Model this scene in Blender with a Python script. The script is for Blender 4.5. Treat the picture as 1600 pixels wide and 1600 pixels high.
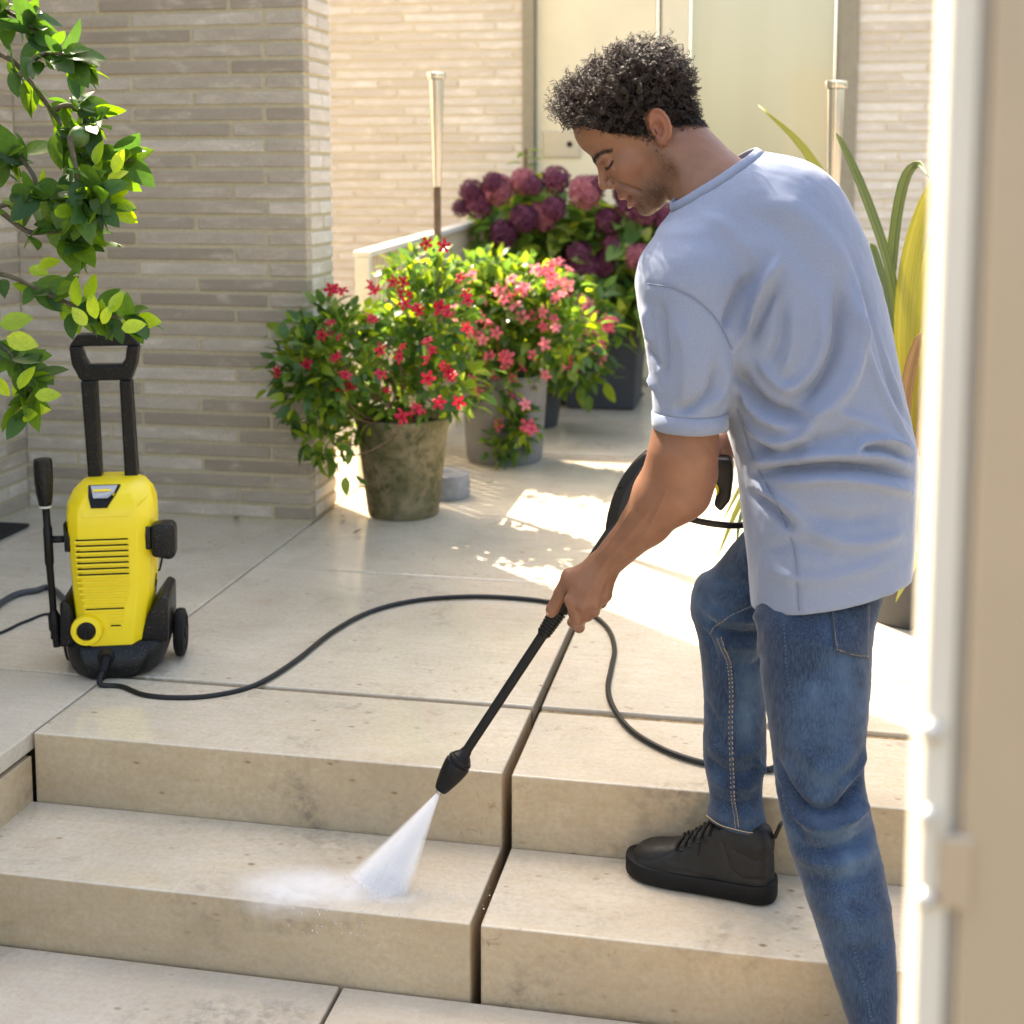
import bpy, bmesh, math, random
import numpy as np
from mathutils import Vector, Matrix, Quaternion
from mathutils.bvhtree import BVHTree

SC = bpy.context.scene
COL = SC.collection
for _o in list(bpy.data.objects): bpy.data.objects.remove(_o)
random.seed(7); RNG = np.random.default_rng(7)

# ------------------------------------------------------------------ camera
FPX, PCX, PCY, CAMH = 2108.0, 800.0, 510.0, 1.17        # in units of a 1600 px picture
PITCH = math.atan(240/2108.0)
YAW = math.atan(415/FPX*math.cos(PITCH))
CAM = np.array([0.0, 0.0, CAMH])
FW = np.array([-math.sin(YAW)*math.cos(PITCH), math.cos(YAW)*math.cos(PITCH), -math.sin(PITCH)])
RT = np.array([math.cos(YAW), math.sin(YAW), 0.0])
UP = np.cross(RT, FW)
camd = bpy.data.cameras.new('camera'); cam = bpy.data.objects.new('camera', camd); COL.objects.link(cam)
camd.sensor_width = 36; camd.lens = 36*FPX/1600; camd.shift_y = -(800-PCY)/1600
camd.clip_start = 0.02; camd.clip_end = 2000
cam.matrix_world = Matrix(((RT[0], UP[0], -FW[0], CAM[0]), (RT[1], UP[1], -FW[1], CAM[1]), (RT[2], UP[2], -FW[2], CAM[2]), (0, 0, 0, 1)))
camd.dof.use_dof = True; camd.dof.focus_distance = 2.56; camd.dof.aperture_fstop = 4.0
SC.camera = cam
SC.render.engine = 'CYCLES'
SC.cycles.volume_bounces = 6; SC.cycles.max_bounces = 10; SC.cycles.diffuse_bounces = 5; SC.cycles.transparent_max_bounces = 16

# ------------------------------------------------------------------ sky and sun
SUN_EL = math.radians(49.0)
SUN_H = np.array([-0.743, 0.669])                       # horizontal direction towards the sun
w = bpy.data.worlds.new('World'); SC.world = w; w.use_nodes = True
nt = w.node_tree; nt.nodes.clear()
sky = nt.nodes.new('ShaderNodeTexSky'); sky.sky_type = 'NISHITA'; sky.sun_disc = False
sky.sun_elevation = SUN_EL; sky.sun_rotation = math.atan2(SUN_H[0], SUN_H[1])
sky.air_density = 1.0; sky.dust_density = 4.0; sky.ozone_density = 1.0
bg = nt.nodes.new('ShaderNodeBackground'); bg.inputs[1].default_value = 0.15
wo = nt.nodes.new('ShaderNodeOutputWorld')
nt.links.new(sky.outputs[0], bg.inputs[0]); nt.links.new(bg.outputs[0], wo.inputs[0])
sund = bpy.data.lights.new('sun', 'SUN'); sun = bpy.data.objects.new('sun', sund); COL.objects.link(sun)
sund.energy = 4.0; sund.angle = math.radians(0.5); sund.color = (1.0, 0.94, 0.85)
_sd = Vector((SUN_H[0]*math.cos(SUN_EL), SUN_H[1]*math.cos(SUN_EL), math.sin(SUN_EL)))
sun.rotation_euler = _sd.to_track_quat('Z', 'Y').to_euler(); sun.location = (-3, 4, 8)
vs = SC.view_settings; vs.view_transform = 'Standard'; vs.look = 'None'; vs.gamma = 1.0; vs.exposure = 2.22
vs.use_curve_mapping = False
vs.use_white_balance = True; vs.white_balance_temperature = 7350; vs.white_balance_tint = 10

# ------------------------------------------------------------------ helpers
def ray(x, y): return FW + RT*((x-PCX)/FPX) - UP*((y-PCY)/FPX)
def at(x, y, Y):
    "point at depth Y (world) seen at a place of the 1600 px picture"
    d = ray(x, y); return CAM + d*((Y-CAM[1])/d[1])
def atz(x, y, z):
    d = ray(x, y); return CAM + d*((z-CAM[2])/d[2])
def pxm(Y): return FPX/(Y*1.0)                           # rough pixels per metre at depth Y

def tag(o, label=None, cat=None, group=None, kind=None):
    if label: o['label'] = label
    if cat: o['category'] = cat
    if group: o['group'] = group
    if kind: o['kind'] = kind
    return o
def empty(name, loc=(0, 0, 0), rz=0.0, parent=None):
    o = bpy.data.objects.new(name, None); COL.objects.link(o)
    o.location = loc; o.rotation_euler = (0, 0, rz); o.empty_display_size = 0.05
    if parent: o.parent = parent
    return o
def link(name, me, mat=None, parent=None, loc=None, world=False):
    "link a mesh as one object; world=True keeps world coordinates under a moved parent"
    o = bpy.data.objects.new(name, me); COL.objects.link(o)
    if mat is not None and len(me.materials) == 0: me.materials.append(mat)
    if parent is not None:
        o.parent = parent
        if world: o.matrix_parent_inverse = pw(parent).inverted()
    if loc is not None: o.location = loc
    return o
def pw(o):
    m = o.matrix_basis.copy()
    if o.parent: m = pw(o.parent) @ o.matrix_parent_inverse @ m
    return m
def mesh(name, V, F, smooth=False):
    me = bpy.data.meshes.new(name)
    V = np.asarray(V, dtype=np.float64)
    me.from_pydata([tuple(v) for v in V], [], [tuple(int(i) for i in f) for f in F])
    if smooth: me.polygons.foreach_set('use_smooth', [True]*len(me.polygons))
    me.update(); return me
def mesh_np(name, V, Q, smooth=True):
    "fast mesh from numpy arrays; all faces have the same number of corners"
    me = bpy.data.meshes.new(name); V = np.asarray(V, np.float32); Q = np.asarray(Q, np.int32)
    n, k = Q.shape
    me.vertices.add(len(V)); me.vertices.foreach_set('co', V.ravel())
    me.loops.add(n*k); me.loops.foreach_set('vertex_index', Q.ravel())
    me.polygons.add(n); me.polygons.foreach_set('loop_start', np.arange(0, n*k, k, dtype=np.int32))
    try: me.polygons.foreach_set('loop_total', np.full(n, k, np.int32))
    except Exception: pass
    me.polygons.foreach_set('use_smooth', np.full(n, smooth, bool))
    me.update(calc_edges=True); me.validate(); return me
def set_col(me, C, name='Col'):
    a = me.color_attributes.new(name, 'FLOAT_COLOR', 'POINT')
    C = np.asarray(C, np.float32)
    if C.shape[1] == 3: C = np.hstack([C, np.ones((len(C), 1), np.float32)])
    a.data.foreach_set('color', C.ravel())
class MB:
    "collects shapes into one mesh"
    def __init__(s): s.V = []; s.F = []
    def add(s, V, F):
        b = len(s.V); s.V += [tuple(v) for v in V]; s.F += [tuple(i+b for i in f) for f in F]; return s
    def box(s, lo, hi, bev=0.0):
        (a, b, c), (d, e, f) = lo, hi
        if bev <= 0:
            return s.add([(a,b,c),(d,b,c),(d,e,c),(a,e,c),(a,b,f),(d,b,f),(d,e,f),(a,e,f)],
                         [(3,2,1,0),(4,5,6,7),(0,1,5,4),(1,2,6,5),(2,3,7,6),(3,0,4,7)])
        bm = bmesh.new(); vs_ = [bm.verts.new(p) for p in [(a,b,c),(d,b,c),(d,e,c),(a,e,c),(a,b,f),(d,b,f),(d,e,f),(a,e,f)]]
        for q in [(3,2,1,0),(4,5,6,7),(0,1,5,4),(1,2,6,5),(2,3,7,6),(3,0,4,7)]: bm.faces.new([vs_[i] for i in q])
        bmesh.ops.bevel(bm, geom=bm.edges[:], offset=bev, segments=1, affect='EDGES', profile=0.5)
        bm.verts.index_update(); s.add([v.co[:] for v in bm.verts], [[v.index for v in f_.verts] for f_ in bm.faces]); bm.free(); return s
    def tube(s, pts, r, n=10, cap=True, up=None):
        pts = [np.array(p, float) for p in pts]; m = len(pts)
        rs = [r]*m if np.isscalar(r) else list(r)
        T = [pts[min(i+1, m-1)]-pts[max(i-1, 0)] for i in range(m)]
        T = [t/(np.linalg.norm(t)+1e-12) for t in T]
        u = np.array(up if up is not None else ((0, 0, 1) if abs(T[0][2]) < .9 else (1, 0, 0)), float)
        V = []
        for i in range(m):
            u = u - T[i]*(u@T[i]); u /= (np.linalg.norm(u)+1e-12); v = np.cross(T[i], u)
            for k in range(n):
                a = 2*math.pi*k/n; V.append(pts[i] + rs[i]*(math.cos(a)*u+math.sin(a)*v))
        F = [(i*n+k, i*n+(k+1) % n, (i+1)*n+(k+1) % n, (i+1)*n+k) for i in range(m-1) for k in range(n)]
        if cap: F += [tuple(range(n))[::-1], tuple((m-1)*n+k for k in range(n))]
        return s.add(V, F)
    def lathe(s, prof, n=32, c=(0, 0, 0), wob=None):
        V = []; m = len(prof)
        for (r, z) in prof:
            for k in range(n):
                a = 2*math.pi*k/n; V.append((c[0]+r*math.cos(a), c[1]+r*math.sin(a), c[2]+z))
        F = [(i*n+k, i*n+(k+1) % n, (i+1)*n+(k+1) % n, (i+1)*n+k) for i in range(m-1) for k in range(n)]
        F += [tuple(range(n))[::-1], tuple((m-1)*n+k for k in range(n))]
        return s.add(V, F)
    def loft(s, rings, cap=True):
        n = len(rings[0]); V = [p for r in rings for p in r]; m = len(rings)
        F = [(i*n+k, i*n+(k+1) % n, (i+1)*n+(k+1) % n, (i+1)*n+k) for i in range(m-1) for k in range(n)]
        if cap: F += [tuple(range(n))[::-1], tuple((m-1)*n+k for k in range(n))]
        return s.add(V, F)
    def prism(s, poly, lo, hi, axis='y'):
        "extrude a 2-D polygon; axis is the extrusion axis"
        def P(p, h): return (p[0], h, p[1]) if axis == 'y' else ((h, p[0], p[1]) if axis == 'x' else (p[0], p[1], h))
        n = len(poly); V = [P(p, lo) for p in poly]+[P(p, hi) for p in poly]
        F = [(k, (k+1) % n, n+(k+1) % n, n+k) for k in range(n)]+[tuple(range(n))[::-1], tuple(range(n, 2*n))]
        return s.add(V, F)
    def me(s, name, smooth=False, bevel=0.0, seg=2, fixn=True):
        m = mesh(name, s.V, s.F, smooth)
        if bevel > 0 or fixn:
            bm = bmesh.new(); bm.from_mesh(m)
            bmesh.ops.recalc_face_normals(bm, faces=bm.faces[:])
            if bevel > 0:
                ed = [e for e in bm.edges if len(e.link_faces) == 2 and e.calc_face_angle(0) > 0.5]
                bmesh.ops.bevel(bm, geom=ed, offset=bevel, segments=seg, affect='EDGES', profile=0.5, clamp_overlap=True)
            bm.to_mesh(m); bm.free()
            if smooth: m.polygons.foreach_set('use_smooth', [True]*len(m.polygons))
        return m
    def build(s, name, mat, parent=None, smooth=False, bevel=0.0, seg=2, world=False, loc=None):
        return link(name, s.me(name, smooth, bevel, seg), mat, parent, loc, world)
def autosmooth(o, ang=40):
    m = o.data; m.polygons.foreach_set('use_smooth', [True]*len(m.polygons))
    try: m.set_sharp_from_angle(angle=math.radians(ang))
    except Exception: pass
    return o
def spline(P, n):
    "Catmull-Rom through points"
    P = [np.array(p, float) for p in P]; out = []
    Q = [2*P[0]-P[1]]+P+[2*P[-1]-P[-2]]; seg = len(P)-1
    for i in range(n):
        t = i/(n-1)*seg; k = min(int(t), seg-1); u = t-k; a, b, c, d = Q[k:k+4]
        out.append(.5*((2*b)+(-a+c)*u+(2*a-5*b+4*c-d)*u*u+(-a+3*b-3*c+d)*u**3))
    return out

# ------------------------------------------------------------------ materials
MATS = {}
class NT:
    def __init__(s, name):
        s.m = bpy.data.materials.new(name); s.m.use_nodes = True; s.t = s.m.node_tree
        s.b = s.t.nodes['Principled BSDF']; s.out = s.t.nodes['Material Output']; MATS[name] = s.m
    def n(s, typ, **kw):
        nd = s.t.nodes.new(typ)
        for k, v in kw.items():
            if k.startswith('i_'):
                key = k[2:]; key = int(key) if key.isdigit() else key.replace('_', ' ')
                s.set(nd.inputs[key], v)
            else: setattr(nd, k, v)
        return nd
    def set(s, sock, v):
        if hasattr(v, 'outputs'): v = v.outputs[0]
        if isinstance(v, bpy.types.NodeSocket): s.t.links.new(v, sock)
        else:
            if hasattr(sock.default_value, '__len__') and not hasattr(v, '__len__'): v = (v, v, v, 1)
            if hasattr(sock.default_value, '__len__') and len(sock.default_value) == 4 and len(v) == 3: v = tuple(v)+(1,)
            sock.default_value = v
    def P(s, **kw):
        for k, v in kw.items(): s.set(s.b.inputs[k.replace('_', ' ')], v)
        return s
    def co(s, which='Object'): return s.n('ShaderNodeTexCoord').outputs[which]
    def pos(s): return s.n('ShaderNodeNewGeometry').outputs['Position']
    def noise(s, vec, scale, detail=4, rough=.55, dist=0.0):
        nd = s.n('ShaderNodeTexNoise'); s.set(nd.inputs['Vector'], vec); nd.inputs['Scale'].default_value = scale
        nd.inputs['Detail'].default_value = detail; nd.inputs['Roughness'].default_value = rough; nd.inputs['Distortion'].default_value = dist
        return nd.outputs[0]
    def ramp(s, fac, stops, interp='LINEAR'):
        nd = s.n('ShaderNodeValToRGB'); s.set(nd.inputs[0], fac); cr = nd.color_ramp; cr.interpolation = interp
        while len(cr.elements) < len(stops): cr.elements.new(0.5)
        for e, (p, c) in zip(cr.elements, stops):
            e.position = p; e.color = (c, c, c, 1) if not hasattr(c, '__len__') else (tuple(c)+(1,) if len(c) == 3 else c)
        return nd.outputs[0]
    def mix(s, fac, a, b, mode='MIX'):
        nd = s.n('ShaderNodeMix', data_type='RGBA', blend_type=mode); s.set(nd.inputs[0], fac); s.set(nd.inputs[6], a); s.set(nd.inputs[7], b)
        return nd.outputs[2]
    def math(s, op, a, b=0.0):
        nd = s.n('ShaderNodeMath', operation=op); s.set(nd.inputs[0], a); s.set(nd.inputs[1], b); return nd.outputs[0]
    def map(s, vec, scale=(1, 1, 1), loc=(0, 0, 0), rot=(0, 0, 0)):
        nd = s.n('ShaderNodeMapping'); s.set(nd.inputs[0], vec); nd.inputs['Scale'].default_value = scale
        nd.inputs['Location'].default_value = loc; nd.inputs['Rotation'].default_value = rot; return nd.outputs[0]
    def bump(s, h, strength=.3, dist=.01, normal=None):
        nd = s.n('ShaderNodeBump'); s.set(nd.inputs['Height'], h); nd.inputs['Strength'].default_value = strength
        nd.inputs['Distance'].default_value = dist
        if normal is not None: s.set(nd.inputs['Normal'], normal)
        s.set(s.b.inputs['Normal'], nd.outputs[0]); return nd.outputs[0]
    def rnd(s): return s.n('ShaderNodeObjectInfo').outputs['Random']
    def attr(s, name='Col'): return s.n('ShaderNodeVertexColor', layer_name=name).outputs[0]
def simple(name, col, rough=.5, spec=.5, metal=0.0, noise=0.0, nscale=30, bump=0.0, bscale=200):
    t = NT(name); c = col
    if noise > 0:
        n = t.noise(t.co(), nscale, 5)
        lo = tuple(max(0, x*(1-noise)) for x in col); hi = tuple(min(1, x*(1+noise)) for x in col)
        c = t.ramp(n, [(.3, lo), (.7, hi)])
    t.P(Base_Color=c, Roughness=rough, Specular_IOR_Level=spec, Metallic=metal)
    if bump > 0: t.bump(t.noise(t.co(), bscale, 3), bump, .002)
    return t.m
# ================================================================== the setting
Z1, Z2 = -0.147, -0.288                    # lower tread, lower pavement
Y_NOSE, Y_JOINT, Y_NOSE2 = 2.474, 2.80, 2.19
X_GAP, X_PIL, X_COR = -0.495, -1.512, -2.55
Y_WALL, Y_WALLB, Y_FAR = 4.22, 4.49, 7.40
H_NEAR, H_FAR = 3.86, 3.3

def stone_mat(name, base, wet=0.0, warm=0.0):
    t = NT(name); p = t.pos(); r = t.rnd()
    sh = t.n('ShaderNodeVectorMath', operation='ADD'); t.set(sh.inputs[0], p)
    cmb = t.n('ShaderNodeCombineXYZ'); t.set(cmb.inputs[0], t.math('MULTIPLY', r, 37.0)); t.set(cmb.inputs[1], t.math('MULTIPLY', r, 91.0)); t.set(sh.inputs[1], cmb)
    v = sh.outputs[0]
    big = t.noise(v, 2.3, 6, .6, .4); mid = t.noise(v, 11, 7, .65, .6); fine = t.noise(v, 90, 5, .7)
    stre = t.noise(t.map(v, (3.5, 26, 26)), 2.2, 5, .65, .8)
    dk = tuple(x*.80 for x in base); lt = tuple(min(1, x*1.16) for x in base)
    c = t.mix(t.ramp(big, [(.3, 0), (.72, 1)]), dk, lt)
    c = t.mix(t.ramp(stre, [(.42, 0), (.72, .5)]), c, (base[0]*.88, base[1]*.80, base[2]*.66))
    c = t.mix(t.ramp(mid, [(.52, 0), (.75, .42)]), c, (base[0]*.76, base[1]*.70, base[2]*.6))
    c = t.mix(t.ramp(fine, [(.35, .30), (.6, 0)]), c, (base[0]*.62, base[1]*.55, base[2]*.45))
    # rusty flecks and small dark pits
    vo = t.n('ShaderNodeTexVoronoi', feature='F1'); t.set(vo.inputs['Vector'], t.map(v, (1, 1.6, 2.2))); vo.inputs['Scale'].default_value = 17
    gate = t.noise(v, 6.0, 3); fl = t.math('MULTIPLY', t.ramp(vo.outputs['Distance'], [(.05, 1), (.17, 0)]), t.ramp(gate, [(.5, 0), (.62, 1)]))
    c = t.mix(t.math('MULTIPLY', fl, .75), c, (.17, .085, .03))
    rust = t.math('MULTIPLY', t.ramp(t.noise(v, 26, 5, .75, 1.2), [(.60, 0), (.72, 1)]), t.ramp(t.noise(v, 2.2, 3), [(.48, 0), (.62, 1)])); c = t.mix(t.math('MULTIPLY', rust, .75), c, (.20, .105, .04))
    # grey-black algae stains
    al = t.math('MULTIPLY', t.ramp(t.noise(v, 3.1, 4, .6, 1.0), [(.56, 0), (.72, 1)]), t.ramp(t.noise(v, 38, 5, .7), [(.42, 0), (.62, 1)]))
    c = t.mix(t.math('MULTIPLY', al, .75 if wet < .5 else .42), c, (.12, .105, .075))
    t.set(t.b.inputs['Base Color'], c)
    dry = t.ramp(t.noise(v, 3.3, 3, .5, .3), [(.22, .0), (.78, 1.0)])
    ro = t.mix(dry, (.05, .05, .05), (.24, .24, .24)) if wet > .5 else t.mix(dry, (.42,)*3, (.62,)*3)
    t.set(t.b.inputs['Roughness'], ro); t.P(Specular_IOR_Level=.5 if wet > .5 else .35)
    h = t.mix(.35, t.noise(v, 60, 6, .7), t.noise(v, 4, 4))
    t.bump(h, .05 if wet > .5 else .3, .004)
    return t.m
M_WET = stone_mat('wet_limestone', (.62, .545, .42), wet=1)
M_DRY = stone_mat('dry_limestone', (.585, .52, .415), wet=0)
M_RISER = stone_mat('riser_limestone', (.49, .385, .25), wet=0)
M_JOINT = simple('joint_grout', (.10, .085, .05), .9, .2, noise=.5, nscale=60)
M_EARTH = simple('earth', (.16, .13, .09), .95, .2, noise=.4, nscale=3)

gr = MB().box((-150, -120, -0.9), (150, 260, -0.40)).build('ground', M_EARTH); tag(gr, 'bare earth under and around the paving', None, kind='structure')

# --- paving: each slab is an object of its own
terr = MB().box((-4.2, Y_JOINT+.012, -.30), (3.2, 9.0, -.045)).build('terrace', M_JOINT)
tag(terr, kind='structure', label='upper stone terrace paved with large wet slabs')
def slab_me(x0, x1, y0, y1, z, th, name, mat, bev=.004):
    return MB().box((x0, y0, z-th), (x1, y1, z)).me(name, False, bev, 2)
def slab(x0, x1, y0, y1, z, mat, parent, th=.04, name='paving_slab', bev=.0035, gap=.0035):
    c = ((x0+x1)/2, (y0+y1)/2); g = gap
    m = slab_me(x0+g-c[0], x1-g-c[0], y0+g-c[1], y1-g-c[1], 0, th, name, mat, bev); m.materials.append(mat)
    return link(name, m, None, parent, (c[0], c[1], z))
YJ = [Y_JOINT+.022, 3.717, 5.50, 6.46, 7.37]
XJ = [X_PIL, X_GAP, .56, 1.62, 2.7]
for j in range(4):
    for i in range(4):
        slab(XJ[i]+(.006 if i == 1 and j == 0 else 0), XJ[i+1]-(.006 if i == 0 and j == 0 else 0), YJ[j], YJ[j+1], (-.001, .0008, -.0006)[(i+2*j) % 3], M_WET, terr)
# to the left of the stairs: platform that comes forward
slab(-2.56, X_PIL, 2.80, 3.717, .0, M_WET, terr); slab(-2.56, X_PIL, 3.717, 4.24, -.0008, M_WET, terr)
slab(X_PIL-1.05, X_PIL, 4.50, 5.50, -.0004, M_WET, terr); slab(X_PIL-1.05, X_PIL, 5.50, 6.46, -.001, M_WET, terr); slab(X_PIL-1.05, X_PIL, 6.46, 7.37, 0, M_WET, terr)
plat = MB().box((-4.2, 0.2, -.60), (X_PIL-.028, Y_JOINT+.01, -.043)).build('side_platform', M_JOINT); tag(plat, 'raised side platform left of the stairs', kind='structure')
for (y0, y1) in [(1.0, 1.9), (1.9, 2.80)]: slab(-2.56, X_PIL, y0, y1, .0005, M_DRY, plat)
for (y0, y1) in [(.9, 1.62), (1.62, 2.21), (2.21, 2.475)]:      # cladding slabs on its flank
    m = MB().box((-.013, (y0-y1)/2+.002, -.30), (.013, (y1-y0)/2-.002, -.045)).me('cladding_slab', False, .002); m.materials.append(M_RISER)
    link('cladding_slab', m, None, plat, (X_PIL-.0142, (y0+y1)/2, -.0035))

M_SAND = simple('sandy_joint', (.27, .19, .10), .95, .2, noise=.4, nscale=90, bump=.6, bscale=300)
for (a_, b_) in ((X_PIL+.002, X_GAP-.010), (X_GAP+.010, 1.9)): MB().box((a_, Y_JOINT-.003, -.3), (b_, Y_JOINT+.0245, -.009)).build('joint_filler', M_SAND, terr)
stairs = empty('stairs', (-.4, 2.4, Z2)); tag(stairs, 'two broad stone steps split by a dark open joint', kind='structure')
def step_block(x0, x1, y0, y1, ztop, zbot):
    c = ((x0+x1)/2, (y0+y1)/2)
    m = MB().box((x0-c[0], y0-c[1], zbot-ztop), (x1-c[0], y1-c[1], 0)).me('step_block', False, .0045, 3)
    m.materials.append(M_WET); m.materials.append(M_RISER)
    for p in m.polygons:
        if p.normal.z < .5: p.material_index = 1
    o = link('step_block', m, None, stairs); o.matrix_parent_inverse = pw(stairs).inverted(); o.location = (c[0], c[1], ztop); return o
G = .009
step_block(X_PIL+.004, X_GAP-G, Y_NOSE, Y_JOINT-.004, .0025, -.42)
step_block(X_GAP+G, 1.9, Y_NOSE+.003, Y_JOINT-.004, -.001, -.42)
step_block(-2.2, X_GAP-G, Y_NOSE2, Y_NOSE-.002, Z1, -.42)
step_block(X_GAP+G, 1.9, Y_NOSE2+.003, Y_NOSE+.001, Z1-.002, -.42)

low = MB().box((-6, -3, -.45), (6, Y_NOSE2-.003, Z2-.035)).build('lower_pavement', M_JOINT); tag(low, 'lower stone paving in front of the steps', kind='structure')
XL = [-2.5, -1.62, -.741, .14, 1.02, 1.9]
for i in range(5):
    for (y0, y1) in [(1.30, 2.186), (.42, 1.30)]:
        slab(XL[i], XL[i+1], y0, y1, Z2-(.001, 0, .0012)[i % 3], M_DRY, low, .035)

# --- brick houses
def brick_mat(name, a, b, c):
    t = NT(name); r = t.rnd(); p = t.co('Object')
    sh = t.n('ShaderNodeVectorMath', operation='ADD'); t.set(sh.inputs[0], p); cmb = t.n('ShaderNodeCombineXYZ')
    t.set(cmb.inputs[0], t.math('MULTIPLY', r, 53.0)); t.set(cmb.inputs[2], t.math('MULTIPLY', r, 17.0)); t.set(sh.inputs[1], cmb); v = sh.outputs[0]
    base = t.ramp(r, [(0, a), (.5, b), (1, c)])
    n1 = t.noise(t.map(v, (1, 3, 3)), 9, 6, .65, .3); n2 = t.noise(v, 120, 4, .7)
    cc = t.mix(t.ramp(n1, [(.3, .45), (.7, 0)]), base, tuple(x*.74 for x in a))
    cc = t.mix(t.ramp(n1, [(.55, 0), (.8, .5)]), cc, tuple(min(1, x*1.25) for x in c))
    cc = t.mix(t.ramp(n2, [(.32, .35), (.5, 0)]), cc, tuple(x*.6 for x in a))
    t.P(Base_Color=cc, Roughness=.85, Specular_IOR_Level=.25); t.bump(t.mix(.5, n2, t.noise(v, 30, 5, .7)), .55, .004); return t.m
M_BRK = brick_mat('grey_beige_brick', (.33, .27, .20), (.48, .405, .31), (.62, .54, .43))
M_BRK2 = brick_mat('pale_lit_brick', (.60, .515, .415), (.68, .60, .50), (.76, .69, .60))
def mortar_mat(name, c):
    t = NT(name); v = t.pos(); n = t.noise(v, 70, 5, .7); t.P(Base_Color=t.ramp(n, [(.3, tuple(x*.8 for x in c)), (.7, c)]), Roughness=.95, Specular_IOR_Level=.2)
    t.bump(t.noise(v, 240, 4), .5, .003); return t.m
M_MOR = mortar_mat('yellow_mortar', (.54, .46, .30)); M_MOR2 = mortar_mat('pale_mortar', (.70, .61, .43))
_bm = {}
def brick_mesh(l, h, d, mat):
    k = (round(l, 3), round(h, 4), round(d, 3), mat.name)
    if k not in _bm:
        m = MB().box((-l/2, -d/2, -h/2), (l/2, d/2, h/2)).me('brick', False, .0028, 1); m.materials.append(mat); _bm[k] = m
    return _bm[k]
def bricks(par, x0, x1, zmax, z0, course, L, joints, face, axis, mat, mort=.011, dep=.05, jit=.0016):
    """courses of long bricks; axis 'x': wall face looks to -Y at y=face ; axis '+x': face looks to +X at x=face and runs in y"""
    n = int((zmax-z0)/course); cnt = 0
    for r in range(n):
        z = z0+r*course+course/2; off = joints[r % len(joints)]
        k0 = math.floor((x0-off)/L)-1; js = [off+k*L for k in range(k0, k0+int((x1-x0)/L)+4)]
        cuts = [x0]+[j for j in js if x0+.05 < j < x1-.05]+[x1]
        for a, b in zip(cuts[:-1], cuts[1:]):
            ga = 0 if a == x0 else mort/2; gb = 0 if b == x1 else mort/2
            l = round(b-a-ga-gb, 3); c = (a+ga+b-gb)/2; m = brick_mesh(l, course-mort, dep, mat)
            d = random.uniform(-jit, jit)
            if axis == 'x': o = link('brick', m, None, par, (c, face+dep/2+d, z+random.uniform(-.0007, .0007)))
            else:
                o = link('brick', m, None, par, (face-dep/2+d if axis == '+x' else face+dep/2+d, c, z)); o.rotation_euler = (0, 0, math.pi/2)
            cnt += 1
    return cnt
house = empty('brick_house', (0, 0, 0)); tag(house, 'grey-beige long-brick house wall behind the yellow pressure washer', 'house')
core = MB()
core.box((X_COR-1.5, Y_WALL+.005, -.3), (X_PIL-.005, Y_WALLB-.005, H_NEAR)).build('wall_core', M_MOR, house)
MB().box((X_COR-1.5, 1.0, -.3), (X_COR-.005, Y_WALL+.003, 3.05)).build('side_wall_core', M_MOR, house)
CRS = .0512; LB = .462
xA = at(205.8, 100, Y_WALL)[0]; xB = at(359, 100, Y_WALL)[0]; xC = at(299.6, 100, Y_WALL)[0]
bricks(house, X_COR, X_PIL, 1.98, .004, CRS, LB, [xA, xB, xA, xC], Y_WALL, 'x', M_BRK, .0125)
bricks(house, Y_WALL+.052, Y_WALLB, 1.98, .004, CRS, .21, [4.36, 4.46, 4.30, 4.40], X_PIL, '+x', M_BRK2)  # wall end in the paler brick: light bounced off the terrace, put into the colour
bricks(house, 3.30, Y_WALL-.001, 1.98, .004, CRS, LB, [3.9, 4.1, 3.75], X_COR, '+x', M_BRK)
# upper courses, out of sight from here: one joined part
up = MB()
for r in range(int((H_NEAR-1.98)/CRS)-1):
    z = 1.98+r*CRS+.004
    for k in range(3): up.box((X_COR+k*.347, Y_WALL, z), (X_COR+k*.347+.335, Y_WALL+.05, z+CRS-.011))
    up.box((X_PIL-.05, Y_WALL+.052, z), (X_PIL, Y_WALLB, z+CRS-.011))
tag(up.build('brick', M_BRK, house), kind='stuff')
MB().box((X_COR-1.5, Y_WALL-.03, H_NEAR), (X_PIL+.03, Y_WALLB+.02, H_NEAR+.05)).build('coping', M_MOR, house, bevel=.004)

far = empty('brick_house', (0, 0, 0)); tag(far, 'pale sunny brick house at the back with the cream entrance door', 'house')
XD0, XD1 = at(817, 100, Y_FAR)[0], at(1340, 100, Y_FAR)[0]
MB().box((-5.5, Y_FAR+.006, -.3), (XD0, Y_FAR+.3, H_FAR)).build('wall_core', M_MOR2, far)
MB().box((XD1, Y_FAR+.006, -.3), (4.5, Y_FAR+.3, H_FAR)).build('wall_core', M_MOR2, far)
MB().box((XD0, Y_FAR+.006, 2.75), (XD1, Y_FAR+.3, H_FAR)).build('lintel', M_MOR2, far)
MB().box((-5.5, Y_FAR-.05, H_FAR), (4.5, Y_FAR+3, H_FAR+.12)).build('roof_slab', M_MOR2, far)
bricks(far, -2.62, XD0, 2.30, .0, CRS, LB, [-1.9, -2.1, -1.75, -2.0, -1.6], Y_FAR, 'x', M_BRK2)
bricks(far, XD1, 1.25, 2.30, .0, CRS, LB, [.62, .75, .9, .55], Y_FAR, 'x', M_BRK2)
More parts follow.
